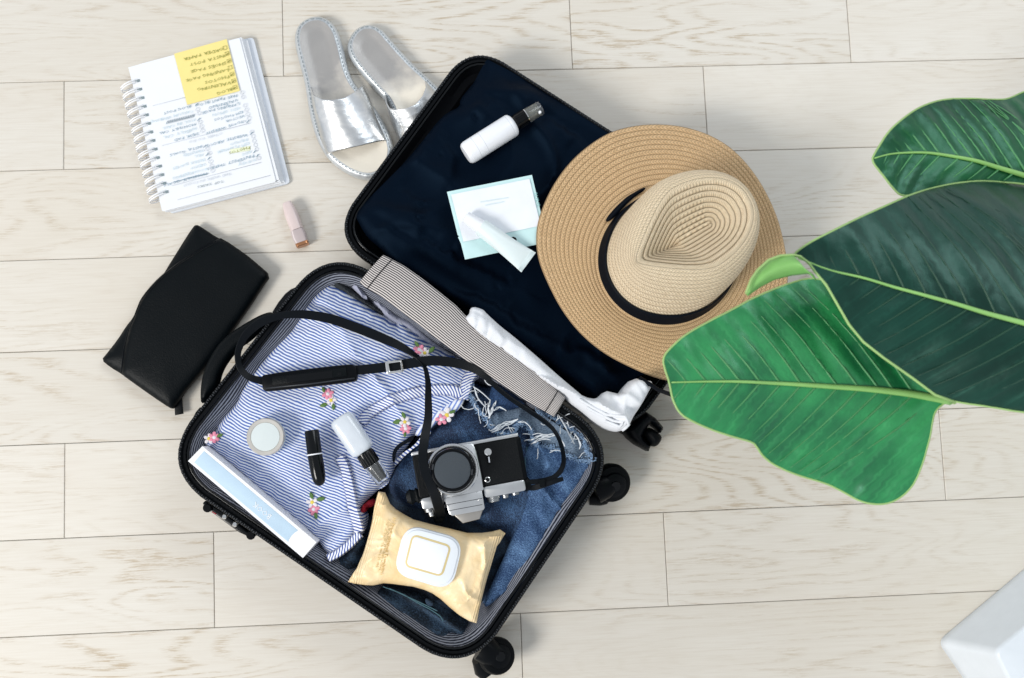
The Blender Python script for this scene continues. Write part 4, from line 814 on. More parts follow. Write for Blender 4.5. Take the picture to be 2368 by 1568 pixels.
# black lipstick
zl = .142; a = P(zH, (1169, 335), zl); m1 = P(zH, (1193, 520), zl); b = P(zH, (1237, 772), zl)
ls = empty('black_lipstick', tuple((a + b) / 2 - np.array([0, 0, .01])), 'closed glossy black bullet lipstick with thin white ring on the striped blouse', 'lipstick')
loft('lipstick_base', a, m1, [(0, .0088, .0088), (.02, .0102, .0102), (.06, .0108, .0108), (1, .0112, .0112)], M['glossblack'], ls, 36)
u = (m1 - a) / np.linalg.norm(m1 - a); loft('lipstick_ring', m1, m1 + u * .0018, [(0, .0114, .0114), (1, .0114, .0114)], M['whiteplastic'], ls, 36)
loft('lipstick_cap', m1 + u * .0018, b, [(0, .0112, .0112), (.4, .0111, .0111), (.7, .0104, .0104), (.85, .0088, .0088), (.93, .0070, .0070), (.98, .0042, .0042), (1, .0012, .0012)], M['glossblack'], ls, 36)
# gel bottle
zg = .144; a = P(zH, (1392, 232), zg); b = P(zH, (1585, 515), zg)
gb = empty('gel_bottle', tuple((a + b) / 2 - np.array([0, 0, .015])), 'squat milky travel bottle with ribbed black collar and clear cap', 'bottle')
loft('bottle_body', a, b, [(0, .0130, .0105), (.02, .0160, .0135), (.06, .0180, .0155), (.12, .0190, .0160), (.86, .0190, .0160), (.93, .0176, .0150), (.97, .0140, .0130), (1, .0100, .0100)], M['frost'], gb, 44, pw=2.7)
c1 = P(zH, (1645, 608), zg); c2 = P(zH, (1737, 735), zg); u = (c1 - b) / np.linalg.norm(c1 - b)
loft('collar', b - u * .002, c1, [(0, .0118, .0118), (.08, .0132, .0132), (.95, .0130, .0130), (1, .0122, .0122)], M['glossblack'], gb, 36)
sd = np.cross([0, 0, 1.0], u)
for k in range(20):
    th_ = 2 * math.pi * k / 20; o_ = sd * math.cos(th_) * .0131 + np.array([0, 0, 1]) * math.sin(th_) * .0131
    loft('collar_rib', b + u * .001 + o_, c1 - u * .001 + o_, [(0, .0006, .0006), (1, .0006, .0006)], M['blackplastic'], gb, 5)
u2 = (c2 - c1) / np.linalg.norm(c2 - c1)
loft('spout', c1, c2 - u2 * .004, [(0, .0070, .0070), (.5, .0066, .0066), (1, .005, .005)], M['glossblack'], gb, 24)
loft('clear_cap', c1 + u2 * .0005, c2 + u2 * .001, [(0, .0132, .0132), (.9, .0124, .0124), (.97, .0112, .0112), (1, .009, .009)], M['clear'], gb, 32)
# long white box with a pale blue panel
zx = .150
q = [P(zH, a, zx) for a in [(200, 578), (312, 462), (1208, 1214), (1100, 1337)]]
bx = empty('cosmetic_box', tuple(sum(q) / 4 - np.array([0, 0, .05])), 'long narrow white carton with light blue printed panel at the left edge of the suitcase', 'box')
low = [np.array([a[0], a[1], .098]) for a in q]
mk('carton', [*low, *q], [(3, 2, 1, 0), (4, 5, 6, 7), (0, 1, 5, 4), (1, 2, 6, 5), (2, 3, 7, 6), (3, 0, 4, 7)], M['boxwhite'], bx, smooth=False)
E1 = (q[2] - q[1]) / np.linalg.norm(q[2] - q[1]); E2 = (q[0] - q[1]) / np.linalg.norm(q[0] - q[1])
e = [a + d for a, d in zip(q, ((0, 0, 0),) * 4)]
fl_ = [q[2] + E2 * .001, q[2] + E2 * (np.linalg.norm(q[3] - q[2]) - .001)]
pb = [P(zH, a, zx) for a in [(248, 588), (325, 500), (1062, 1122), (1035, 1140), (1010, 1165), (990, 1195), (985, 1212)]]
prism('printed_panel', pb, zx - .002, zx + .0004, M['boxblue'], bx, .0001)
ang_ = math.atan2(E1[1], E1[0]); c = P(zH, (783, 965), zx); text('box_print', 'BOOK', .0115, c, ang_ + math.pi, zx + .0008, M['page'], bx, depth=.0001)
c = P(zH, (1040, 1215), zx)
for k in range(2): text('box_small_print', ('YOUR', 'HERE')[k] if False else 'LOOK', .0045, P(zH, (965 + k * 25, 1140 - k * 20), zx), ang_ + math.pi, zx + .0008, M['page'], bx, depth=.0001) if False else None
tube('carton_edge', [q[1] + np.array([0, 0, -.0004]), q[2] + np.array([0, 0, -.0004])], .0007, M['boxwhite'], bx, 6)

# ================================================================== film camera lying on its back
zf0 = .152
def cam_l(a, b, z): return P(zQ, (1810 + a * .9836 + b * .1806, 115 - a * .1806 + b * .9836), z)
O = cam_l(0, 0, zf0); XA = (cam_l(1000, 0, zf0) - O) / 1000; YA = (cam_l(0, 1000, zf0) - O) / 1000
def L2(a, b, z=None): p = O + XA * a + YA * b; return np.array([p[0], p[1], zf0 if z is None else z])
cm = empty('film_camera', tuple(L2(-750, 400, .115)), 'silver and black film camera with capped lens lying on denim shorts', 'camera')
def rr(a0, b0, a1, b1, r=12): return rquad([L2(a0, b0), L2(a1, b0), L2(a1, b1), L2(a0, b1)], r * .00011, 4)
prism('camera_body', rr(-1490, 30, 30, 670, 60), .116, zf0, M['blackplastic'], cm, .003)
prism('bottom_plate', rr(-1495, -2, 8, 48, 20), .1155, zf0 + .0008, M['chrome'], cm, .0015)
lq = sheet('leatherette_panel', [L2(*a) for a in ((-575, 62), (-30, 62), (-30, 640), (-480, 640), (-560, 640))], lambda x, y, d: zf0 + .0010 + 0 * x, .01, M['vulcanite'], cm, thick=.002, sm=0)
lq = sheet('leatherette_panel', [L2(*a) for a in ((-1470, 62), (-1160, 62), (-1160, 640), (-1470, 640))], lambda x, y, d: zf0 + .0010 + 0 * x, .01, M['vulcanite'], cm, thick=.002, sm=0)
prism('top_plate', rr(-600, 652, -20, 812, 40), .1165, zf0 + .0012, M['chrome'], cm, .002)
prism('top_plate', rr(-1470, 652, -1170, 812, 40), .1165, zf0 + .0012, M['chrome'], cm, .002)
prism('lens_mount_plate', [L2(*a) for a in ((-1180, 70), (-1080, 12), (-660, 12), (-610, 60), (-590, 400), (-600, 780), (-1180, 820), (-1190, 500))], .118, zf0 + .006, M['chrome'], cm, .002, sm=1)
pr = prism('prism_housing', [L2(*a) for a in ((-1150, 700), (-625, 700), (-625, 935), (-650, 965), (-1080, 965), (-1120, 930))], .124, zf0 + .008, M['chrome'], cm, .0015, sm=0)
prism('prism_peak', [L2(*a) for a in ((-1065, 955), (-650, 955), (-720, 1080), (-960, 1095))], .120, zf0 + .003, pm('warm_chrome', (.50, .47, .43), .35, .9), pr, .002, sm=0)
tube('prism_seam', [L2(-1145, 800, zf0 + .0082), L2(-640, 800, zf0 + .0082)], .0004, M['blackplastic'], pr, 5)
tube('prism_seam', [L2(-1130, 885, zf0 + .0082), L2(-650, 885, zf0 + .0082)], .0004, M['blackplastic'], pr, 5)
for a_ in ((-690, 815), (-1110, 815)): p = L2(*a_); lathe('screw', p, [(.0013, zf0 + .008), (.0013, zf0 + .0088), (.0008, zf0 + .009)], M['bright'], pr, 10)
cc = P(zQ, (985, 597), zf0 + .012); c2 = P(zQ, (915, 628), zf0 + .048)
LX, LY = (c2 - cc)[:2]
def lens(z): t = (z - zf0 - .012) / .036; return np.array([cc[0] + 0 * LX, cc[1] + 0 * LY, z])
cl = (P(zQ, (905, 630), zf0 + .050))
ln = lathe('lens_barrel', cl, [(.0362, zf0 + .004), (.0368, zf0 + .008), (.0368, zf0 + .017), (.0352, zf0 + .018), (.0345, zf0 + .026), (.0338, zf0 + .027), (.0338, zf0 + .036), (.0325, zf0 + .0375), (.0318, zf0 + .046), (.0308, zf0 + .049), (.0290, zf0 + .0495), (.0280, zf0 + .0475)], M['glossblack'], cm, 72)
b = MB()
for k in range(90):
    t = 2 * math.pi * k / 90; d = np.array([math.cos(t), math.sin(t), 0]); s = np.array([-d[1], d[0], 0]); b.box((cl[0] + d[0] * .0373, cl[1] + d[1] * .0373, zf0 + .0125), d * .0009, s * .0007, (0, 0, .0040)); b.box((cl[0] + d[0] * .0340, cl[1] + d[1] * .0340, zf0 + .0315), d * .0007, s * .0007, (0, 0, .0042))
b.build('focus_ring_knurl', M['dialmetal'], ln, smooth=False, kind='stuff')
lathe('aperture_ring', cl, [(.0372, zf0 + .0180), (.0376, zf0 + .019), (.0376, zf0 + .0210), (.0370, zf0 + .0220)], M['bright'], ln, 60)
lathe('lens_cap', cl, [(.0275, zf0 + .047), (.0278, zf0 + .0495), (.0262, zf0 + .0502), (.0254, zf0 + .0505)], M['lenscap'], ln, 60)
lathe('cap_rim', cl, [(.0292, zf0 + .0480), (.0294, zf0 + .0500), (.0284, zf0 + .0508), (.0268, zf0 + .0508), (.0262, zf0 + .0500)], M['blackplastic'], ln, 60)
for t in (-.15, 2.95): p = np.array([cl[0] + .0285 * math.cos(t), cl[1] + .0285 * math.sin(t), zf0 + .051]); d = np.array([-math.sin(t), math.cos(t), 0]); loft('cap_latch', p - d * .004, p + d * .004, [(0, .0013, .0008), (1, .0013, .0008)], M['teeth'], ln, 8)
p = P(zQ, (1400, 378), zf0 + .004); td = lathe('self_timer', p, [(.0060, zf0), (.0060, zf0 + .003), (.0054, zf0 + .0042), (.0046, zf0 + .0040), (.0044, zf0 + .0036)], M['bright'], cm, 28)
a = P(zQ, (1408, 420), zf0 + .003); e = P(zQ, (1425, 540), zf0 + .003); loft('timer_lever', a, e, [(0, .0040, .0012), (.6, .0036, .0012), (1, .0030, .0010)], M['glossblack'], td, 12)
a = P(zQ, (1410, 445), zf0 + .0045); e = P(zQ, (1421, 525), zf0 + .0045); loft('lever_mark', a, e, [(0, .0010, .0004), (1, .0010, .0004)], M['whiteplastic'], td, 8)
p = P(zQ, (1396, 765), zf0 + .002); bt_ = lathe('lens_release', p, [(.0042, zf0), (.0042, zf0 + .002), (.0034, zf0 + .0024)], M['bright'], cm, 24); lathe('button_face', p, [(.0031, zf0 + .0022), (.0030, zf0 + .0028), (.0020, zf0 + .0030)], M['glossblack'], bt_, 20)
# dials on the top plate, seen from the side
def dial(nm, a, b0, b1, r, zc_, mat=M['dialmetal'], kn=0): loft(nm, L2(a, b0, zc_), L2(a, b1, zc_), [(0, r, r), (.1, r * 1.03, r * 1.03), (.45, r * 1.03, r * 1.03), (.5, r * .93, r * .93), (.9, r * .93, r * .93), (1, r * .8, r * .8)], mat, cm, 40 if not kn else 44)
dial('shutter_dial', -480, 805, 895, .0100, .136); dial('shutter_button', -315, 805, 870, .0050, .138); dial('frame_counter', -170, 805, 855, .0070, .136)
dial('rewind_knob', -1385, 805, 870, .0085, .134); dial('rewind_shaft', -1370, 865, 935, .0045, .134, M['chrome']); dial('exposure_dial', -1210, 805, 850, .0075, .134)
for a_, b_2 in ((8, 690), (-1478, 690)):
    p = L2(a_, b_2, .142); t = np.linspace(0, 2 * math.pi, 16, endpoint=False); tube('strap_lug', [(p[0] + .0040 * math.cos(k), p[1] + .0018 * math.sin(k), p[2] + .0040 * math.sin(k)) for k in t], .0009, M['bright'], cm, 6, True)
# strap as one ribbon
def ribbonz(name, zf, pts, mat, parent, th_=.0011, n=8):
    """pts: (x, y, z, width, bank angle in degrees)"""
    q = np.array([[*P(zf, p[:2], p[2]), p[3], p[4]] for p in pts]); k = np.arange(len(q)); t = np.linspace(0, len(q) - 1, len(q) * n); c = np.column_stack([np.interp(t, k, q[:, i]) for i in range(5)])
    for _ in range(10): c[1:-1] = (c[:-2] + c[1:-1] * 2 + c[2:]) / 4
    T = np.gradient(c[:, :3], axis=0); T /= np.linalg.norm(T, axis=1)[:, None]; R = []
    for i in range(len(c)):
        s = np.cross([0, 0, 1.0], T[i]); s /= np.linalg.norm(s); u_ = np.cross(T[i], s); b_ = math.radians(c[i, 4]); w_ = s * math.cos(b_) + u_ * math.sin(b_); h = -s * math.sin(b_) + u_ * math.cos(b_); hw = c[i, 3] / 2; p = c[i, :3]
        R.append([p - w_ * hw, p - w_ * hw * .92 + h * th_, p + w_ * hw * .92 + h * th_, p + w_ * hw, p + w_ * hw * .92 - h * th_, p - w_ * hw * .92 - h * th_])
    return grid(name, R, True, mat, parent, cap0=True, cap1=True, sharp=35)
W_ = .0135
strap = ribbonz('neck_strap', zU, [(1020, 1196, .130, .016, 0), (1014, 1170, .158, .016, 0), (1000, 1130, .190, .0150, 0), (981, 1090, .207, .0138, 0), (976, 1050, .208, .0132, 5), (982, 1010, .203, .0135, 10), (991, 965, .190, .0125, 20), (990, 925, .174, .0120, 35), (990, 885, .156, .011, 48), (984, 850, .142, .009, 60), (966, 826, .136, .010, 50), (930, 802, .134, .0135, 20), (880, 780, .134, .0150, 5), (820, 756, .134, .0150, 0), (760, 735, .137, .0150, 0), (700, 726, .143, .013, -10), (650, 728, .150, .0115, -35), (600, 745, .152, .0135, -25), (565, 775, .150, .0125, -35), (548, 815, .146, .0105, -45), (552, 850, .142, .010, -40), (575, 874, .140, .011, -25), (620, 884, .139, .0125, -5), (640, 884, .139, .0125, 0)], M['strapleather'], cm)
ribbonz('neck_strap', zU, [(790, 858, .139, .0145, 0), (840, 855, .138, .0145, 0), (910, 847, .138, .0150, 0), (960, 838, .139, .0155, 0), (1000, 833, .141, .0155, 0), (1050, 838, .143, .0145, 5), (1095, 851, .144, .0130, 20), (1125, 873, .143, .010, 40), (1150, 898, .141, .009, 50), (1180, 922, .140, .009, 50), (1220, 948, .139, .009, 50), (1253, 970, .139, .0095, 50), (1278, 990, .142, .0085, 60), (1293, 1015, .146, .0085, 60), (1302, 1045, .148, .0085, 60), (1304, 1070, .147, .0085, 50), (1296, 1090, .146, .0085, 30), (1280, 1105, .145, .0080, 10), (1250, 1113, .145, .008, 0), (1220, 1115, .145, .0075, 0)], M['strapleather'], cm)
ribbonz('strap_tail', zW if False else zI, [(1180, 980, .142, .007, 0), (1240, 985, .142, .009, 0), (1320, 965, .146, .008, 0), (1400, 935, .148, .0075, 0), (1475, 912, .148, .0065, 0)], M['strapleather'], cm)
p0 = P(zI, (1290, 950), .148); p1 = P(zI, (1330, 945), .148); loft('strap_keeper', p0, p1, [(0, .0060, .0030), (1, .0060, .0030)], M['leather'], cm, 12, pw=4)
p0 = P(zI, (1180, 950), .142); loft('lug_guard', p0 - np.array([.009, 0, 0]), p0 + np.array([.008, -.002, 0]), [(0, .006, .004), (.3, .011, .006), (.7, .011, .006), (1, .006, .004)], M['leather'], cm, 20)
p0 = P(zI, (305, 1050), .145); loft('lug_guard', p0 - np.array([.011, .002, 0]), p0 + np.array([.010, .002, 0]), [(0, .007, .004), (.3, .012, .007), (.6, .009, .005), (.75, .012, .006), (1, .007, .004)], M['leather'], cm, 20, pw=3)
p0 = P(zI, (500, 1190), .12); loft('lug_guard', p0 + np.array([0, .02, .01]), p0 - np.array([0, .012, 0]), [(0, .008, .003), (.5, .011, .005), (1, .007, .004)], M['leather'], cm, 20, pw=3)
# shoulder pad with slots
pdq = [P(zS, a, .145) for a in [(150, 700), (180, 672), (700, 600), (1350, 528), (1410, 540), (1440, 580), (1450, 700), (1440, 745), (1400, 770), (800, 840), (240, 900), (185, 895), (160, 850)]]
pad = prism('shoulder_pad', pdq, .130, .1435, M['blackplastic'], cm, .0022, sm=1)
pi_ = [P(zS, a, .147) for a in [(295, 700), (1300, 575), (1310, 695), (300, 815)]]; prism('pad_plate', pi_, .142, .1455, M['leather'], pad, .001)
ps_ = [P(zS, a, .147) for a in [(488, 688), (1108, 622), (1118, 718), (492, 788)]]; prism('pad_slot', ps_, .144, .1459, M['glossblack'], pad, .0004)
ps_ = [P(zS, a, .147) for a in [(1182, 645), (1232, 640), (1235, 677), (1186, 682)]]; prism('pad_hole', ps_, .144, .1459, M['glossblack'], pad, .0003)
tube('pad_ridge', [P(zS, (215, 858), .1445), P(zS, (800, 800), .1445), P(zS, (1415, 722), .1445)], .0013, M['teeth'], pad, 6)
# buckle: rounded frame with its maker's lettering
bq = [P(zS, a, .143) for a in [(1828, 500), (2050, 470), (2085, 640), (1850, 668)]]
bi = [P(zS, a, .143) for a in [(1878, 522), (2030, 500), (2048, 615), (1892, 632)]]
oo = rquad(bq, .003, 4); ii = rquad(bi, .0012, 4); zb2 = .1435
R = [[(p[0], p[1], z) for p in pl] for pl, z in ((oo, zb2 - .001), (oo, zb2 + .0008), ([a * .75 + b * .25 for a, b in zip(oo, ii)], zb2 + .0016), ([a * .25 + b * .75 for a, b in zip(oo, ii)], zb2 + .0016), (ii, zb2 + .0008), (ii, zb2 - .001))]
bk = grid('strap_buckle', R, True, M['bright'], cm, closed_i=True)
c = P(zS, (2062, 560), zb2); dr = P(zS, (2050, 480), zb2) - P(zS, (2080, 640), zb2); text('buckle_lettering', 'Nikon', .0058, c, math.atan2(dr[1], dr[0]), zb2 + .0018, M['blackplastic'], bk, depth=.0001)

# ================================================================== wipes packet
wo = [(600, 133), (650, 140), (668, 180), (690, 230), (735, 272), (800, 312), (870, 350), (1000, 385), (1150, 420), (1290, 455), (1400, 455), (1480, 445), (1545, 428), (1586, 457), (1550, 520), (1520, 560), (1495, 640), (1468, 730), (1440, 820), (1420, 900), (1400, 980), (1380, 1060), (1364, 1157), (1310, 1142), (1230, 1095), (1150, 1030), (1085, 970), (1020, 925), (960, 898), (870, 872), (780, 860), (700, 850), (640, 845), (560, 862), (500, 860), (430, 850), (362, 836), (395, 780), (430, 730), (480, 620), (510, 520), (535, 430), (555, 340), (570, 240), (585, 180)]
zw = .150
wq = [P(zK, a, zw - .004) for a in wo]
wc = P(zK, (990, 640), zw); wx = P(zK, (1400, 750), zw) - wc; wx[2] = 0; wx /= np.linalg.norm(wx); wy = np.array([-wx[1], wx[0], 0])
wp = empty('wipes_packet', (wc[0], wc[1], .13), 'peach foil packet of facial wipes with white flip lid on the jeans', 'packet')
def wz_(x, y, d):
    a = (x - wc[0]) * wx[0] + (y - wc[1]) * wx[1]; b = (x - wc[0]) * wy[0] + (y - wc[1]) * wy[1]
    e = np.clip((.108 - abs(a)) / .050, 0, 1); body = .018 * e ** .6 * (1 - np.exp(-d / .007))
    f = .007 * ridge(a * 22 + vn(x * 26, y * 26, 1) * 1.2, b * 26 + vn(x * 30, y * 30, 5), 71) ** 2 * np.clip((abs(a) - .042) / .03, 0, 1) + .004 * fbm(x * 22, y * 22, 72) * np.clip((abs(a) - .035) / .03, 0, 1)
    cr = .0009 * np.sin(abs(a) * 1500) * (abs(a) > .100) + .0030 * ridge(a * 40 + 2 * vn(x * 40, y * 40, 3), b * 40 + 2 * vn(x * 36, y * 36, 7), 74) ** 2 * np.clip((abs(a) - .05) / .03, 0, 1)
    return .134 + body + f * np.clip(d / .006, 0, 1) + cr
ww = sheet('foil_wrapper', wq, wz_, .0022, M['wipes'], wp, uv=lambda x, y, d: ((x - wc[0]) * wx[0] + (y - wc[1]) * wx[1], (x - wc[0]) * wy[0] + (y - wc[1]) * wy[1]), bottom=lambda x, y, d: .130 - .010 * (1 - np.exp(-d / .006)) * (abs((x - wc[0]) * wx[0] + (y - wc[1]) * wx[1]) < .10), sm=0)
zl_ = .161
lq = [P(zK, a, zl_) for a in [(812, 378), (1265, 500), (1170, 898), (718, 760)]]
lid = prism('flip_lid', rquad(lq, .024, 7), .150, zl_ + .0030, M['lidwhite'], wp, .0016)
lq2 = [P(zK, a, zl_) for a in [(828, 395), (1247, 510), (1155, 880), (738, 748)]]
prism('lid_top', rquad(lq2, .022, 7), zl_ + .002, zl_ + .0056, M['lidwhite'], lid, .0016)
g1 = [P(zK, a, zl_ + .005) for a in [(866, 452), (1172, 545), (1100, 790), (803, 706)]]; prism('gold_outline', rquad(g1, .009, 5), zl_ + .005, zl_ + .0060, M['gold'], lid, .0003)
g2 = [P(zK, a, zl_ + .005) for a in [(876, 471), (1154, 556), (1087, 772), (822, 694)]]; prism('lid_label', rquad(g2, .006, 5), zl_ + .0052, zl_ + .0066, M['whiteplastic'], lid, .0004)
da = P(zK, (704, 385), zw); db = P(zK, (632, 705), zw); dd = db - da; aa = math.atan2(dd[1], dd[0])
for (c_, s_, tx) in (((670, 545), .0098, '30 Pre-moistened Towelettes'), ((655, 560), .0088, '30 lingettes pré-humectées'), ((645, 540), .0088, '7.07" X 7.87" (18 cm x 20 cm)')):
    pass
def draped(name, tx, c_, size, parent, matq, sq=1.0):
    p = P(zK, c_, zw); V, F = text(name, tx, size, p, aa, 0, None, 'raw', squash=sq); V = np.array(V); zz_ = wz_(V[:, 0], V[:, 1], np.full(len(V), .03)); V[:, 2] = V[:, 2] + zz_ + .0009; mk(name, V, F, matq, parent, smooth=False)
draped('packet_print', '30 Pre-moistened Towelettes', (680, 548), .0072, ww, M['goldtext']); draped('packet_print', '30 lingettes pré-humectées', (658, 552), .0066, ww, M['gold']); draped('packet_print', '7.07" X 7.87" (18 cm x 20 cm)', (636, 530), .0058, ww, M['gold'])

# ================================================================== spiral planner
zp0 = .020
nb = empty('spiral_planner', tuple(P(zA, (800, 880), 0)), 'open white spiral-bound planner with handwritten lists lying on the floor', 'notebook')
q = [P(zA, a, .006) for a in [(372, 445), (1155, 258), (1413, 1277), (570, 1490)]]; prism('back_cover', rquad(q, .006, 3), .0005, .006, M['cover'], nb, .0008)
b = MB()
base = [np.array(P(zA, a, .012)) for a in [(300, 480), (1070, 272), (1340, 1262), (545, 1478)]]
for k in range(9):
    z = .0066 + k * .0014; j = [a + np.array([rng.randn() * .0012, rng.randn() * .0009, 0]) + (np.array([.010, -.003, 0]) * (1 - k / 9) if i in (1, 2) else 0) for i, a in enumerate(base)]
    c_ = sum(j) / 4; b.box((c_[0], c_[1], z), (j[1] - j[0]) / 2, (j[3] - j[0]) / 2, (0, 0, .0006))
b.build('page_stack', M['page'], nb, smooth=False)
tabq = [P(zA, a, .013) for a in [(1190, 740), (1205, 745), (1228, 835), (1250, 850), (1330, 1215), (1315, 1240)]]; prism('divider_tab', tabq, .0120, .0135, M['cover'], nb, .0003)
q = [P(zA, a, zp0) for a in [(288, 474), (375, 445), (600, 385), (1060, 264), (1314, 1268), (520, 1476)]]
pg = sheet('top_page', rquad(q, .003, 3), lambda x, y, d: zp0 + .0008 * vn(x * 12, y * 12, 3), .012, M['page'], nb, thick=.0012, sm=0)
pd = P(zA, (1058, 265), zp0) - P(zA, (600, 385), zp0); pang = math.atan2(pd[1], pd[0])
xd = np.array([math.cos(pang), math.sin(pang), 0]); yd = np.array([-xd[1], xd[0], 0])
hl = np.array([(347, 565), (545, 1340)], float)
for k in range(14):
    h = P(zA, hl[0] + (hl[1] - hl[0]) * k / 13, zp0 + .001); 
    hs = [h + xd * sx * .004 + yd * sy * .0022 for sx, sy in ((-1, -1), (1, -1), (1, 1), (-1, 1))]
    prism('punched_hole', hs, zp0 + .0004, zp0 + .0013, M['stitch'], pg, .0001)
    for off_ in (-.0019, .0019):
        c = h + xd * (-.0165 + .002) + yd * (off_ + .0010); ring_ = []
        for t in np.linspace(-.05, math.pi * 1.55, 26):
            ring_.append(c + xd * (.0165 * math.cos(t)) * 1.0 + yd * (-.007 * (1 - math.cos(t)) * .5) + np.array([0, 0, -.008 + .0245 * 1 * math.sin(t) * .55]))
        tube('binding_ring', ring_, .0012, M['wire'], nb, 6)
def scr(tx, c, size, mat, z=zp0 + .0016, sq=1.45, par=pg, jit=.8, nm='handwriting'):
    """Hand-lettered capitals: every letter wobbles a little; text stands upside down as the planner does."""
    V = []; F = []; p = P(zT, c, z); n = 0; adv = 0; a0 = pang + math.pi + rng.randn() * .02
    ex = np.array([math.cos(a0), math.sin(a0)]); ey = np.array([-ex[1], ex[0]])
    for ch in tx:
        if ch == ' ': adv += size * .62; continue
        v, f = GL(ch); w_ = v[:, 0].max() - v[:, 0].min(); r = rng.randn() * .12 * jit; s = size * (1 + rng.randn() * .10 * jit); c_, s_ = math.cos(r), math.sin(r)
        x = (v[:, 0] - v[:, 0].min()) * s * sq; y = v[:, 1] * s + rng.randn() * size * .05; x2 = x * c_ - y * s_ + adv; y2 = x * s_ + y * c_
        V += [(p[0] + ex[0] * a + ey[0] * b_, p[1] + ex[1] * a + ey[1] * b_, z + h) for a, b_, h in zip(x2, y2, v[:, 2])]; F += [tuple(i + n for i in g) for g in f]; n = len(V); adv += w_ * s * sq + size * .14
    mk(nm, V, F, mat, par, smooth=False)
_gl = {}
def GL(ch):
    if ch not in _gl:
        v, f = text('g', ch, 1, (0, 0, 0), 0, 0, None, 'raw', align='LEFT', depth=.0); v = np.array(v); v[:, 2] = 0; _gl[ch] = (v, f)
    return _gl[ch]
def tick(c, mat=None, s=.7, z=zp0 + .0018, par=pg):
    a = P(zT, (c[0] - 16 * s, c[1] + 18 * s), z); m = P(zT, (c[0] + 14 * s, c[1] - 18 * s), z); e = P(zT, (c[0] + 22 * s, c[1] - 6 * s), z); tube('tick_mark', [a, m, e], .00055, mat or M['ink'], par, 4)
sz_ = .0060
for tx, c, m in (('SURVEY', (1175, 1140), 'inklight'), ('PINTEREST TRENDS', (1155, 1105), 'ink'), ('ADS', (1135, 1068), 'inklight'), ('PHOTOS', (1118, 1032), 'olive'), ('12M PLANNER', (1110, 992), 'inklight'), ('INDIGO', (1100, 958), 'inklight'), ('WEBSITE ABOUT', (1098, 915), 'ink'),
                 ('MONTHLY GOALS', (735, 1262), 'ink'), ('BOOKKEEPING', (732, 1222), 'inklight'), ('VIDEO', (722, 1180), 'inklight'), ('INSIDE DATES', (710, 1140), 'inklight'), ('ALL', (700, 1095), 'inklight'), ('PRINTED', (700, 1058), 'inklight'), ('INSTA GOALS', (690, 1020), 'ink'),
                 ('UPDATE WEBSITE', (1080, 790), 'ink'), ('VECTOR', (1072, 748), 'ink'), ('12M PHOTOS', (1055, 712), 'ink'), ('ADS SIMON', (1030, 678), 'inklight'), ('LANDING PAGE', (1025, 638), 'ink'), ('VALENTINO', (1010, 604), 'ink'), ('FREE PRINT-BLOG', (1005, 562), 'ink'),
                 ('DESK PAD', (655, 905), 'ink'), ('WEEKLY CAL', (645, 860), 'inklight'), ('MONTHLY CAL', (630, 820), 'ink'), ('FULL IN CALL', (625, 782), 'inklight'), ('CALLUM WEBSITE', (612, 705), 'inklight'), ('BLOG POST', (590, 662), 'ink')):
    scr(tx, c, sz_, M[m])
tube('struck_out_scribble', [P(zT, (620 - k * 8, 742 + k * 2 + (16 if k % 2 else -10)), zp0 + .0018) for k in range(32)], .0006, M['ink'], pg, 4)
for a, b_ in (((760, 1240), (440, 1350)),): tube('pen_stroke', [P(zT, (740, 1268), zp0 + .0018), P(zT, (590, 1300), zp0 + .0018), P(zT, (440, 1342), zp0 + .0018)], .0006, M['ink'], pg, 4)
for c in ((1100, 800), (1132, 905), (1160, 1070), (1185, 1105), (715, 1020), (735, 1095), (750, 1130), (660, 780), (640, 648)): tick(c)
for c in ((1048, 540), (1058, 580), (1075, 655), (1088, 695), (1098, 735), (1110, 770), (1135, 892), (1147, 933), (1157, 972), (1168, 1010), (1178, 1050), (1198, 1128), (735, 1045), (755, 1085), (765, 1160), (775, 1200), (783, 1240), (650, 690), (662, 725), (672, 805), (683, 845), (693, 882)):
    p = P(zT, c, zp0 + .0016); t = np.linspace(0, 2 * math.pi, 14, endpoint=False); tube('bullet_circle', [(p[0] + .0030 * math.cos(k), p[1] + .0030 * math.sin(k), p[2]) for k in t], .00035, M['rule'], pg, 4, True)
for a, b_ in (((248, 658), (540, 582)), ((330, 1015), (1125, 812)), ((418, 1375), (1220, 1165)), ((470, 1500), (1300, 1282))): tube('printed_rule', [P(zT, a, zp0 + .0015), P(zT, b_, zp0 + .0015)], .00035, M['rule'], pg, 4)
scr('TOP TASKS', (880, 1330), .0055, M['stitch'], nm='page_print', jit=.1); scr('THIS WEEK IN FOCUS', (950, 1262), .0055, M['rule'], nm='page_print', jit=.1); scr('OTHER TO DO', (870, 905), .0055, M['rule'], nm='page_print', jit=.1)
hq = [P(zT, a, zp0) for a in [(1125, 1018), (1120, 1060), (950, 1085), (945, 1050)]]; prism('highlighter_mark', hq, zp0 + .0006, zp0 + .0012, M['hilite'], pg, .0001)
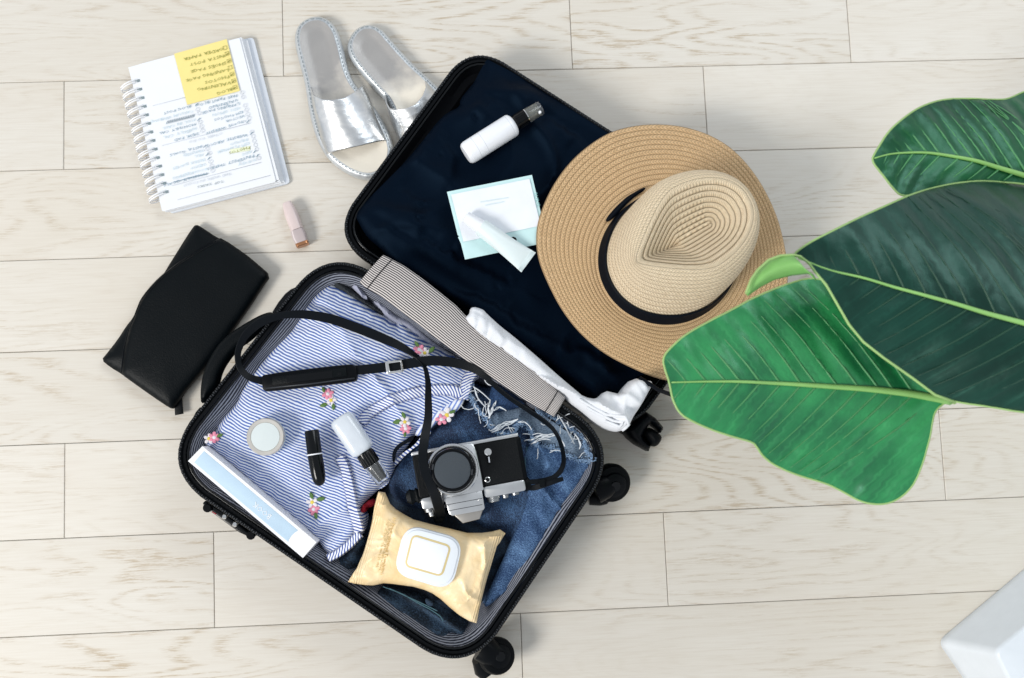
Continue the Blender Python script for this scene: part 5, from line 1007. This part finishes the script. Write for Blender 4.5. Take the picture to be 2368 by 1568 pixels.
# sticky note
sq_ = [P(zT, a, zp0 + .003) for a in [(438, 190), (910, 58), (1027, 522), (556, 647)]]
sn = sheet('sticky_note', sq_, lambda x, y, d: zp0 + .0022 + .0006 * vn(x * 20, y * 20, 8), .010, M['sticky'], None, thick=.0006, sm=0)
tag(sn, 'yellow sticky note with a handwritten checklist at the top of the planner', 'note')
for tx, c in (('BLOG', (960, 508)), ('VALENTINO', (950, 448)), ('PHOTOS', (930, 392)), ('LANDING PAGE', (925, 335)), ('SHOES PAGE', (905, 272)), ('INSTA POST', (893, 208)), ('ORDER PAPER', (880, 148))):
    scr(tx, c, .0072, M['olive'], z=zp0 + .0034, par=sn, nm='handwriting')
for c in ((985, 492), (972, 435), (958, 375), (942, 315), (932, 255), (915, 190), (895, 138)):
    p = P(zT, c, zp0 + .0034); s = .0030; tube('checkbox', [p + xd * s + yd * s, p - xd * s + yd * s, p - xd * s - yd * s, p + xd * s - yd * s], .0004, M['olive'], sn, 4, True)
for c in ((978, 500), (968, 440), (955, 380), (930, 258), (915, 195)): tick(c, M['olive'], .55, zp0 + .0036, sn)

# ================================================================== silver sandals
def sandal(out_, zf, heel, toe, strap_top, strap_bot, left, right, label, insole):
    zs = .020; c = P(zf, ((heel[0] + toe[0]) / 2, (heel[1] + toe[1]) / 2), 0); o = empty('sandal', tuple(c), label, 'sandal', 'pair of silver sandals')
    Q = [P(zf, a, zs) for a in out_]
    H_, T_ = P(zf, heel, zs), P(zf, toe, zs); ax = T_ - H_; Ls = np.linalg.norm(ax[:2]); axn = ax / Ls
    f = lambda x, y, d: zs - .0065 + .0075 * (1 - np.exp(-d / .003)) - .003 * np.clip((d - .008) / .012, 0, 1)
    sheet('sole', Q, f, .005, M['solesilver'], o, bottom=lambda x, y, d: .001 + 0 * x + .003 * np.exp(-d / .003), sm=2)
    Qi = np.array(dens(smoothc(Q, 2), .004)); cx = Qi.mean(0)
    IN = []
    n = len(Qi); A_ = sum(Qi[i][0] * Qi[(i + 1) % n][1] - Qi[(i + 1) % n][0] * Qi[i][1] for i in range(n)); sg = 1 if A_ > 0 else -1
    for i in range(n):
        t = Qi[(i + 3) % n] - Qi[i - 3]; t /= np.linalg.norm(t); IN.append(Qi[i] + sg * np.array([-t[1], t[0]]) * .0095)
    sheet('footbed', IN[::2], lambda x, y, d: zs + .0016 - .0030 * np.clip(d / .014, 0, 1) + .0010 * vn(x * 30, y * 30, 2), .005, M['insole'], o, thick=.002, sm=0,
          uv=lambda x, y, d: (((x - H_[0]) * axn[0] + (y - H_[1]) * axn[1]) / Ls, y))
    st = MB(); ST = [Qi[i] + sg * (lambda t: np.array([-t[1], t[0]]))((Qi[(i + 3) % n] - Qi[i - 3]) / np.linalg.norm(Qi[(i + 3) % n] - Qi[i - 3])) * .0058 for i in range(n)]
    ST = dens(ST, .0022)
    for i in range(0, len(ST) - 1, 3): st.tube([(*ST[i], zs + .0011), (*ST[i + 1], zs + .0013), (*ST[(i + 2) % len(ST)], zs + .0009)], .0005, 4)
    st.build('edge_stitching', M['stitch'], o, kind='stuff')
    # strap arched over the foot: rows from the heel-side opening to the toe-side edge
    a = prm(strap_top, 40); b = prm(strap_bot, 40); R = []
    for i in range(34):
        t = i / 33; row = []
        for j in range(40):
            s = j / 39; e0 = np.array([np.interp(t, np.linspace(0, 1, len(left)), [q[0] for q in left]), np.interp(t, np.linspace(0, 1, len(left)), [q[1] for q in left])]); e1 = np.array([np.interp(t, np.linspace(0, 1, len(right)), [q[0] for q in right]), np.interp(t, np.linspace(0, 1, len(right)), [q[1] for q in right])])
            m = a[j] * (1 - t) + b[j] * t; lin0 = (a[0] * (1 - t) + b[0] * t); lin1 = (a[-1] * (1 - t) + b[-1] * t); m = m + (e0 - lin0) * (1 - s) + (e1 - lin1) * s
            z = .012 + (.050 - .018 * t) * (math.sin(math.pi * min(1, max(0, s))) ** .55) + .0007 * float(fbm(i * .22, j * .10, 5)) * math.sin(math.pi * s)
            row.append(P(zf, m, z))
        R.append(row)
    ob = grid('strap', R, False, M['silverleather'], o, sharp=180); m_ = ob.modifiers.new('thickness', 'SOLIDIFY'); m_.thickness = .0022; m_.offset = 0
    return o
lo_ = [(330, 118), (385, 128), (430, 155), (470, 200), (498, 255), (520, 330), (540, 400), (555, 480), (580, 560), (615, 640), (680, 720), (750, 800), (810, 880), (865, 970), (905, 1060), (925, 1140), (930, 1190), (915, 1260), (870, 1340), (810, 1385), (750, 1402), (680, 1396), (600, 1370), (520, 1325), (450, 1272), (395, 1215), (350, 1140), (315, 1060), (285, 960), (262, 860), (245, 740), (228, 640), (205, 550), (180, 460), (158, 370), (148, 285), (165, 210), (200, 165), (260, 128)]
sandal(lo_, zB, (330, 130), (740, 1390), [(278, 672), (300, 745), (370, 780), (450, 785), (540, 770), (620, 725), (660, 692), (688, 672)], [(405, 1212), (500, 1180), (640, 1150), (780, 1118), (850, 1104), (886, 1112)],
       [(278, 672), (290, 820), (325, 980), (355, 1100), (405, 1212)], [(688, 672), (740, 770), (800, 920), (850, 1030), (886, 1112)], 'metallic silver slide sandal fully in view, left of its pair', None)
ro = [(740, 183), (800, 198), (850, 235), (900, 295), (980, 385), (1080, 495), (1160, 565), (1240, 640), (1320, 715), (1400, 800), (1460, 900), (1500, 1000), (1510, 1100), (1480, 1200), (1420, 1270), (1330, 1300), (1230, 1290), (1130, 1240), (1040, 1180), (975, 1110), (940, 1010), (910, 920), (885, 850), (850, 780), (800, 715), (740, 645), (670, 565), (605, 480), (570, 410), (562, 350), (580, 290), (620, 228), (680, 190)]
ro = [(x - (max(0, y - 700) * .35 if x > 1200 else 0), y - max(0, y - 700) * .25) for x, y in ro]
sandal(ro, zB, (735, 200), (1250, 1130), [(862, 735), (868, 800), (895, 850), (940, 862), (1030, 850), (1100, 822), (1160, 750), (1186, 680), (1175, 625)], [(985, 1120), (1060, 1110), (1150, 1070), (1250, 1010), (1330, 960), (1370, 940)],
       [(862, 735), (885, 860), (925, 980), (985, 1120)], [(1175, 625), (1270, 730), (1340, 840), (1370, 940)], 'metallic silver slide sandal with its toe tucked under the suitcase lid', None)

# ================================================================== black leather clutch
cl_ = [(672, 229), (690, 232), (815, 316), (835, 312), (980, 410), (1137, 545), (1090, 610), (1000, 750), (880, 920), (760, 1090), (640, 1230), (590, 1290), (560, 1340), (525, 1385), (508, 1383), (400, 1310), (280, 1225), (205, 1170), (130, 1125), (76, 1080), (110, 1040), (180, 950), (230, 870), (275, 815), (305, 750), (325, 700), (370, 640), (420, 585), (470, 535), (490, 500), (540, 420), (590, 340), (640, 262), (660, 235)]
ct = empty('clutch_bag', tuple(P(zC, (600, 800), 0)), 'black pebbled leather envelope clutch with wrist strap lying on the floor', 'clutch')
sheet('bag_body', PS(zC, cl_, .022), lambda x, y, d: .014 + .010 * (1 - np.exp(-d / .012)) + .0010 * vn(x * 25, y * 25, 3), .006, M['leather'], ct, bottom=lambda x, y, d: .001 + .006 * np.exp(-d / .008), sm=1)
fp = [(835, 311), (980, 409), (1060, 475), (1139, 545), (1091, 611), (1001, 751), (881, 921), (761, 1091), (641, 1231), (591, 1291), (526, 1387), (509, 1384), (400, 1311), (280, 1226), (203, 1170), (204, 1130), (220, 1010), (245, 900), (278, 813), (303, 748), (324, 698), (368, 638), (415, 586), (470, 535), (560, 465), (690, 385), (800, 322)]
fz = lambda x, y, d: .0235 + .0062 * (1 - np.exp(-d / .005)) + .004 * (1 - np.exp(-d / .03)) + .0012 * vn(x * 18, y * 18, 6)
fp_ = sheet('flap', PS(zC, fp, .030), fz, .005, M['leather'], ct, bottom=lambda x, y, d: .012 + 0 * x, sm=1)
el = [(205, 1150), (220, 1010), (247, 900), (282, 813), (307, 748), (328, 698), (372, 642), (418, 592), (472, 540), (562, 470), (692, 390), (802, 327)]
q = dens([P(zC, (a + 9, b_ + 9), .028) for a, b_ in el], .006, False); tube('flap_edge_seam', [(x, y, .0300) for x, y in q], .0008, M['strapleather'], fp_, 5)
tab = [P(zC, a, .012) for a in [(540, 1290), (585, 1270), (592, 1330), (600, 1420), (548, 1430), (545, 1370)]]
prism('wrist_strap', tab, .008, .0125, M['leather'], ct, .001)

# ================================================================== pink lipstick on the floor
zk = .0125
pk2 = empty('pink_lip_tube', tuple(P(zC, (1300, 240), 0)), 'small pale pink lip colour tube with copper end lying on the floor', 'lipstick')
a = P(zC, (1250, 94), zk + .002); m = P(zC, (1316, 268), zk); e = P(zC, (1344, 345), zk - .002); f_ = P(zC, (1352, 368), zk - .002)
loft('pink_cap', a, m, [(0, .0064, .0050), (.02, .0074, .006), (.10, .0084, .0085), (.4, .0108, .0118), (.7, .0110, .0125), (1, .0104, .0125)], M['pink'], pk2, 32, pw=3.2)
loft('pink_base', m, e, [(0, .0104, .0125), (.1, .0112, .0120), (.6, .0118, .0105), (1, .0104, .0090)], M['pinkgrey'], pk2, 32, pw=5)
loft('copper_end', e, f_, [(0, .0104, .0085), (.1, .0108, .0088), (.9, .0106, .0085), (1, .0098, .0078)], M['copper'], pk2, 24, pw=5)

# ================================================================== potted big-leaf plant on the right
pc = P(zN, (1560, 1650), 0)
pt = empty('leafy_plant', (1.12, -.10, 0), 'large-leaved green houseplant reaching in from the right edge', 'plant')
def leaf(outline, rib, pl, mat, label, droop, rip, freq, veinmat, step=.0050, extra=None, cup=0, nv=15, und=.013):
    Q = [PP(zM, a, pl) for a in outline]; Rb = np.array([PP(zM, a, pl) for a in rib]); Rb = dens(Rb[:, :2], .006, False)
    for _ in range(8): Rb[1:-1] = (Rb[:-2] + Rb[1:-1] * 2 + Rb[2:]) / 4
    s = np.concatenate([[0], np.cumsum(np.linalg.norm(np.diff(Rb, axis=0), axis=1))])
    def near(x, y):
        x = np.atleast_1d(x); y = np.atleast_1d(y); D = np.hypot(x[:, None] - Rb[:, 0], y[:, None] - Rb[:, 1]); k = D.argmin(1); k2 = np.clip(k, 1, len(Rb) - 1); T = Rb[k2] - Rb[k2 - 1]; sd_ = np.sign(T[:, 0] * (y - Rb[k2, 1]) - T[:, 1] * (x - Rb[k2, 0])); return s[k], D[np.arange(len(x)), k] * sd_
    def z(x, y, d):
        a, t = near(x, y); at = abs(t); b0 = pl[0] + pl[1] * (x - pl[3]) + pl[2] * (y - pl[4])
        u = a + at * .75
        return b0 - droop * (at / .1) ** 2 * .012 + cup * .01 * (1 - np.exp(-at / .02)) + rip * (np.sin(u * freq * 2 * math.pi + 2.5 * vn(x * 9, y * 9, 2)) + .5 * vn(u * 70, at * 5, 6)) * np.clip(at / .02, 0, 1) * np.clip(d / .01, .15, 1) + und * fbm(x * 8, y * 8, 4) + .004 * np.sin(a * 28) * np.clip((.03 - d) / .03, 0, 1)
    def uvf(x, y, d): a, t = near(x, y); return a + abs(t) * .75, t
    for _ in range(4): Q = [P(zM, a, float(z(np.array([q[0]]), np.array([q[1]]), np.zeros(1))[0])) for a, q in zip(outline, Q)]
    lf = sheet('leaf', Q, z, step, mat, pt, thick=.0012, uv=uvf, sm=2, label=label)
    zr = z(Rb[:, 0], Rb[:, 1], np.full(len(Rb), .05)); n = len(Rb)
    tube('midrib', np.column_stack([Rb, zr + .0012]), [(.0009 + .0042 * (i / n) ** 1.2) for i in range(n)], M['midrib'], lf, 10)
    Eo = dens(smoothc(Q, 2), .006); ez = z(Eo[:, 0], Eo[:, 1], np.zeros(len(Eo))); tube('leaf_edge', np.column_stack([Eo, ez - .0004]), .00125, M['rimleaf'], lf, 5, True)
    Bp = Eo
    for k in range(1, nv):
        i = int(n * k / nv)
        for sd_ in (-1, 1):
            T = Rb[min(i + 1, n - 1)] - Rb[max(0, i - 1)]; T = T / np.linalg.norm(T); N_ = np.array([-T[1], T[0]]) * sd_; path = []; p = Rb[i].copy()
            for q in range(40):
                path.append(p.copy()); dirv = -T * (.80 + .012 * q) + N_ * 1.0; p = p + dirv / np.linalg.norm(dirv) * .006
                if not inside(Bp, p[:1], p[1:])[0]: break
            if len(path) < 4: continue
            path = np.array(path); zz_ = z(path[:, 0], path[:, 1], np.full(len(path), .03)); tube('vein', np.column_stack([path, zz_ - .0001]), [.0018 * (1 - .85 * j / len(path)) for j in range(len(path))], veinmat, lf, 4)
    return lf, z
L1 = [(1160, 1150), (1130, 1137), (1110, 1145), (1085, 1165), (1072, 1200), (1064, 1260), (1050, 1310), (1035, 1360), (1010, 1420), (975, 1463), (930, 1490), (880, 1498), (820, 1487), (760, 1452), (700, 1422), (600, 1395), (520, 1360), (482, 1330), (462, 1300), (448, 1280), (380, 1262), (300, 1236), (230, 1205), (190, 1180), (165, 1130), (155, 1070), (140, 1030), (130, 985), (165, 945), (210, 905), (290, 860), (380, 815), (450, 775), (560, 730), (650, 703), (730, 730), (820, 800), (930, 900), (1040, 1000), (1120, 1080)]
leaf(L1, [(160, 1072), (300, 1068), (400, 1068), (600, 1077), (850, 1095), (1000, 1112), (1125, 1137)], (.50, -.02, .04, .45, -.1), M['leafa'], 'bright green leaf nearest the suitcase', 1.2, .0016, 27, M['vein'], nv=15)
L2_ = [(582, 628), (640, 585), (720, 545), (810, 500), (900, 460), (1000, 415), (1100, 385), (1230, 368), (1390, 372), (1560, 400), (1720, 480), (1860, 620), (1960, 800), (2010, 980), (1900, 1080), (1750, 1160), (1580, 1190), (1390, 1177), (1280, 1157), (1150, 1140), (1080, 1115), (1000, 1055), (900, 985), (830, 930), (780, 870), (740, 800), (700, 730), (665, 690), (640, 655), (610, 635)]
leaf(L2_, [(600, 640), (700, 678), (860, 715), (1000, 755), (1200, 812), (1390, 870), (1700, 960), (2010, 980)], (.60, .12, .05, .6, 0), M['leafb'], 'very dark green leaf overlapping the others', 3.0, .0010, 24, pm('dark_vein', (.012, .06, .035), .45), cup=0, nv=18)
L3 = [(858, 300), (872, 270), (885, 250), (915, 200), (960, 158), (1020, 115), (1090, 88), (1160, 81), (1230, 83), (1310, 87), (1345, 80), (1390, 57), (1460, 40), (1560, 60), (1680, 150), (1780, 300), (1760, 400), (1640, 430), (1500, 400), (1390, 379), (1300, 372), (1250, 369), (1170, 374), (1100, 387), (1020, 412), (965, 426), (930, 390), (895, 345)]
leaf(L3, [(870, 290), (930, 270), (1040, 268), (1130, 280), (1230, 305), (1320, 330), (1390, 352), (1560, 400), (1700, 400)], (.46, -.10, -.10, .75, .25), M['leafc'], 'glossy green leaf at the upper right', 1.6, .0013, 30, M['vein'], nv=17)
# curled pale tip of the dark leaf
plc = (.575, 0, 0, 0, 0)
up_ = [(582, 628), (540, 630), (500, 645), (462, 680), (440, 712), (428, 740), (421, 762)]; dn = [(668, 715), (655, 692), (640, 690), (580, 696), (520, 711), (470, 737), (425, 768)]
a_, b2_ = prm(up_, 26), prm(dn, 26); R = []
for i in range(26):
    row = []
    for j in range(12): t = j / 11; m = a_[i] * (1 - t) + b2_[i] * t; row.append(P(zM, m, .600 + .016 * math.sin(math.pi * t) - .0010 * i))
    R.append(row)
ct_ = grid('curled_leaf_tip', R, False, M['under'], pt, label='pale green curled tip of the dark leaf', sharp=180); m_ = ct_.modifiers.new('thickness', 'SOLIDIFY'); m_.thickness = .0012
tube('curl_edge', [P(zM, q, .602) for q in ((421, 762), (440, 712), (462, 680), (500, 645), (540, 630), (582, 627), (610, 632), (640, 655), (665, 690), (700, 730), (740, 800), (780, 870), (830, 930), (900, 985), (1000, 1055), (1080, 1115), (1150, 1140))], .0014, M['rimleaf'], pt, 6)
# petioles and stem beyond the frame, rising from the pot
sx, sy = 1.10, -.42
for (z0_, m0) in ((.50, P(zM, (1125, 1137), .50)), (.66, P(zM, (2010, 980), .66)), (.36, P(zM, (1700, 400), .36))):
    pass
e1 = P(zM, (1125, 1137), .495); e2 = PP(zM, (2010, 980), (.60, .12, .05, .6, 0)); e3 = PP(zM, (1700, 400), (.46, -.10, -.10, .75, .25))
base_ = np.array([sx, sy, .20])
for e, bend in ((e1, (1.28, .10, .40)), (e2, (1.1, -.25, .60)), (e3, (1.12, -.05, .42))):
    t = np.linspace(0, 1, 24)[:, None]; bd_ = np.array(bend); tube('petiole', (1 - t) ** 2 * base_ + 2 * t * (1 - t) * bd_ + t ** 2 * e, [.009 - .004 * float(k) for k in t[:, 0]], M['midrib'], pt, 10)
tube('stem', [(sx, sy, .05), (sx, sy, .12), (sx, sy, .21)], .014, M['leafc'], pt, 12)
# white angular planter whose near corner enters the frame
c0 = P(zN, (845, 1338), 0); c1 = P(zN, (1387, 885), 0); c3 = P(zN, (1005, 1568), 0)
d1 = (c1 - c0) / np.linalg.norm(c1 - c0); d3 = (c3 - c0) / np.linalg.norm(c3 - c0); Ls = .46
bq = [c0, c0 + d1 * Ls, c0 + d1 * Ls + d3 * Ls, c0 + d3 * Ls]
tz = .13; t0 = P(zN, (1205, 1402), tz); cc_ = sum(bq) / 4; 
e1_ = P(zN, (1387, 1255), tz) - t0; e1_ /= np.linalg.norm(e1_); e3_ = P(zN, (1290, 1568), tz) - t0; e3_ /= np.linalg.norm(e3_)
tq = [t0, t0 + e1_ * .30, t0 + e1_ * .30 + e3_ * .30, t0 + e3_ * .30]
po = empty('planter', tuple((cc_[0], cc_[1], 0)), 'white angular ceramic planter corner entering at the bottom right', 'planter')
def rz(qd, r, z): return [(p[0], p[1], z) for p in rquad(qd, r, 6)]
grid('planter_wall', [rz(inset(bq, .002), .014, 0.0), rz(bq, .014, .004), *[rz([a * (1 - t) + b_ * t for a, b_ in zip(bq, tq)], .014, tz * t) for t in (.15, .4, .7, .95)], rz(tq, .014, tz), rz(inset(tq, .004), .012, tz + .002), rz(inset(tq, .060), .010, tz), rz(inset(tq, .062), .010, tz - .02)], True, M['planter'], po, cap1=False, sharp=60)
R = [rz(inset(tq, .0618), .010, tz - .015)]; grid('potting_soil', [R[0], rz(inset(tq, .10), .01, tz - .012)], True, pm('dark_soil', (.02, .012, .008), .95, bs=200, bst=1), po, cap1=True)
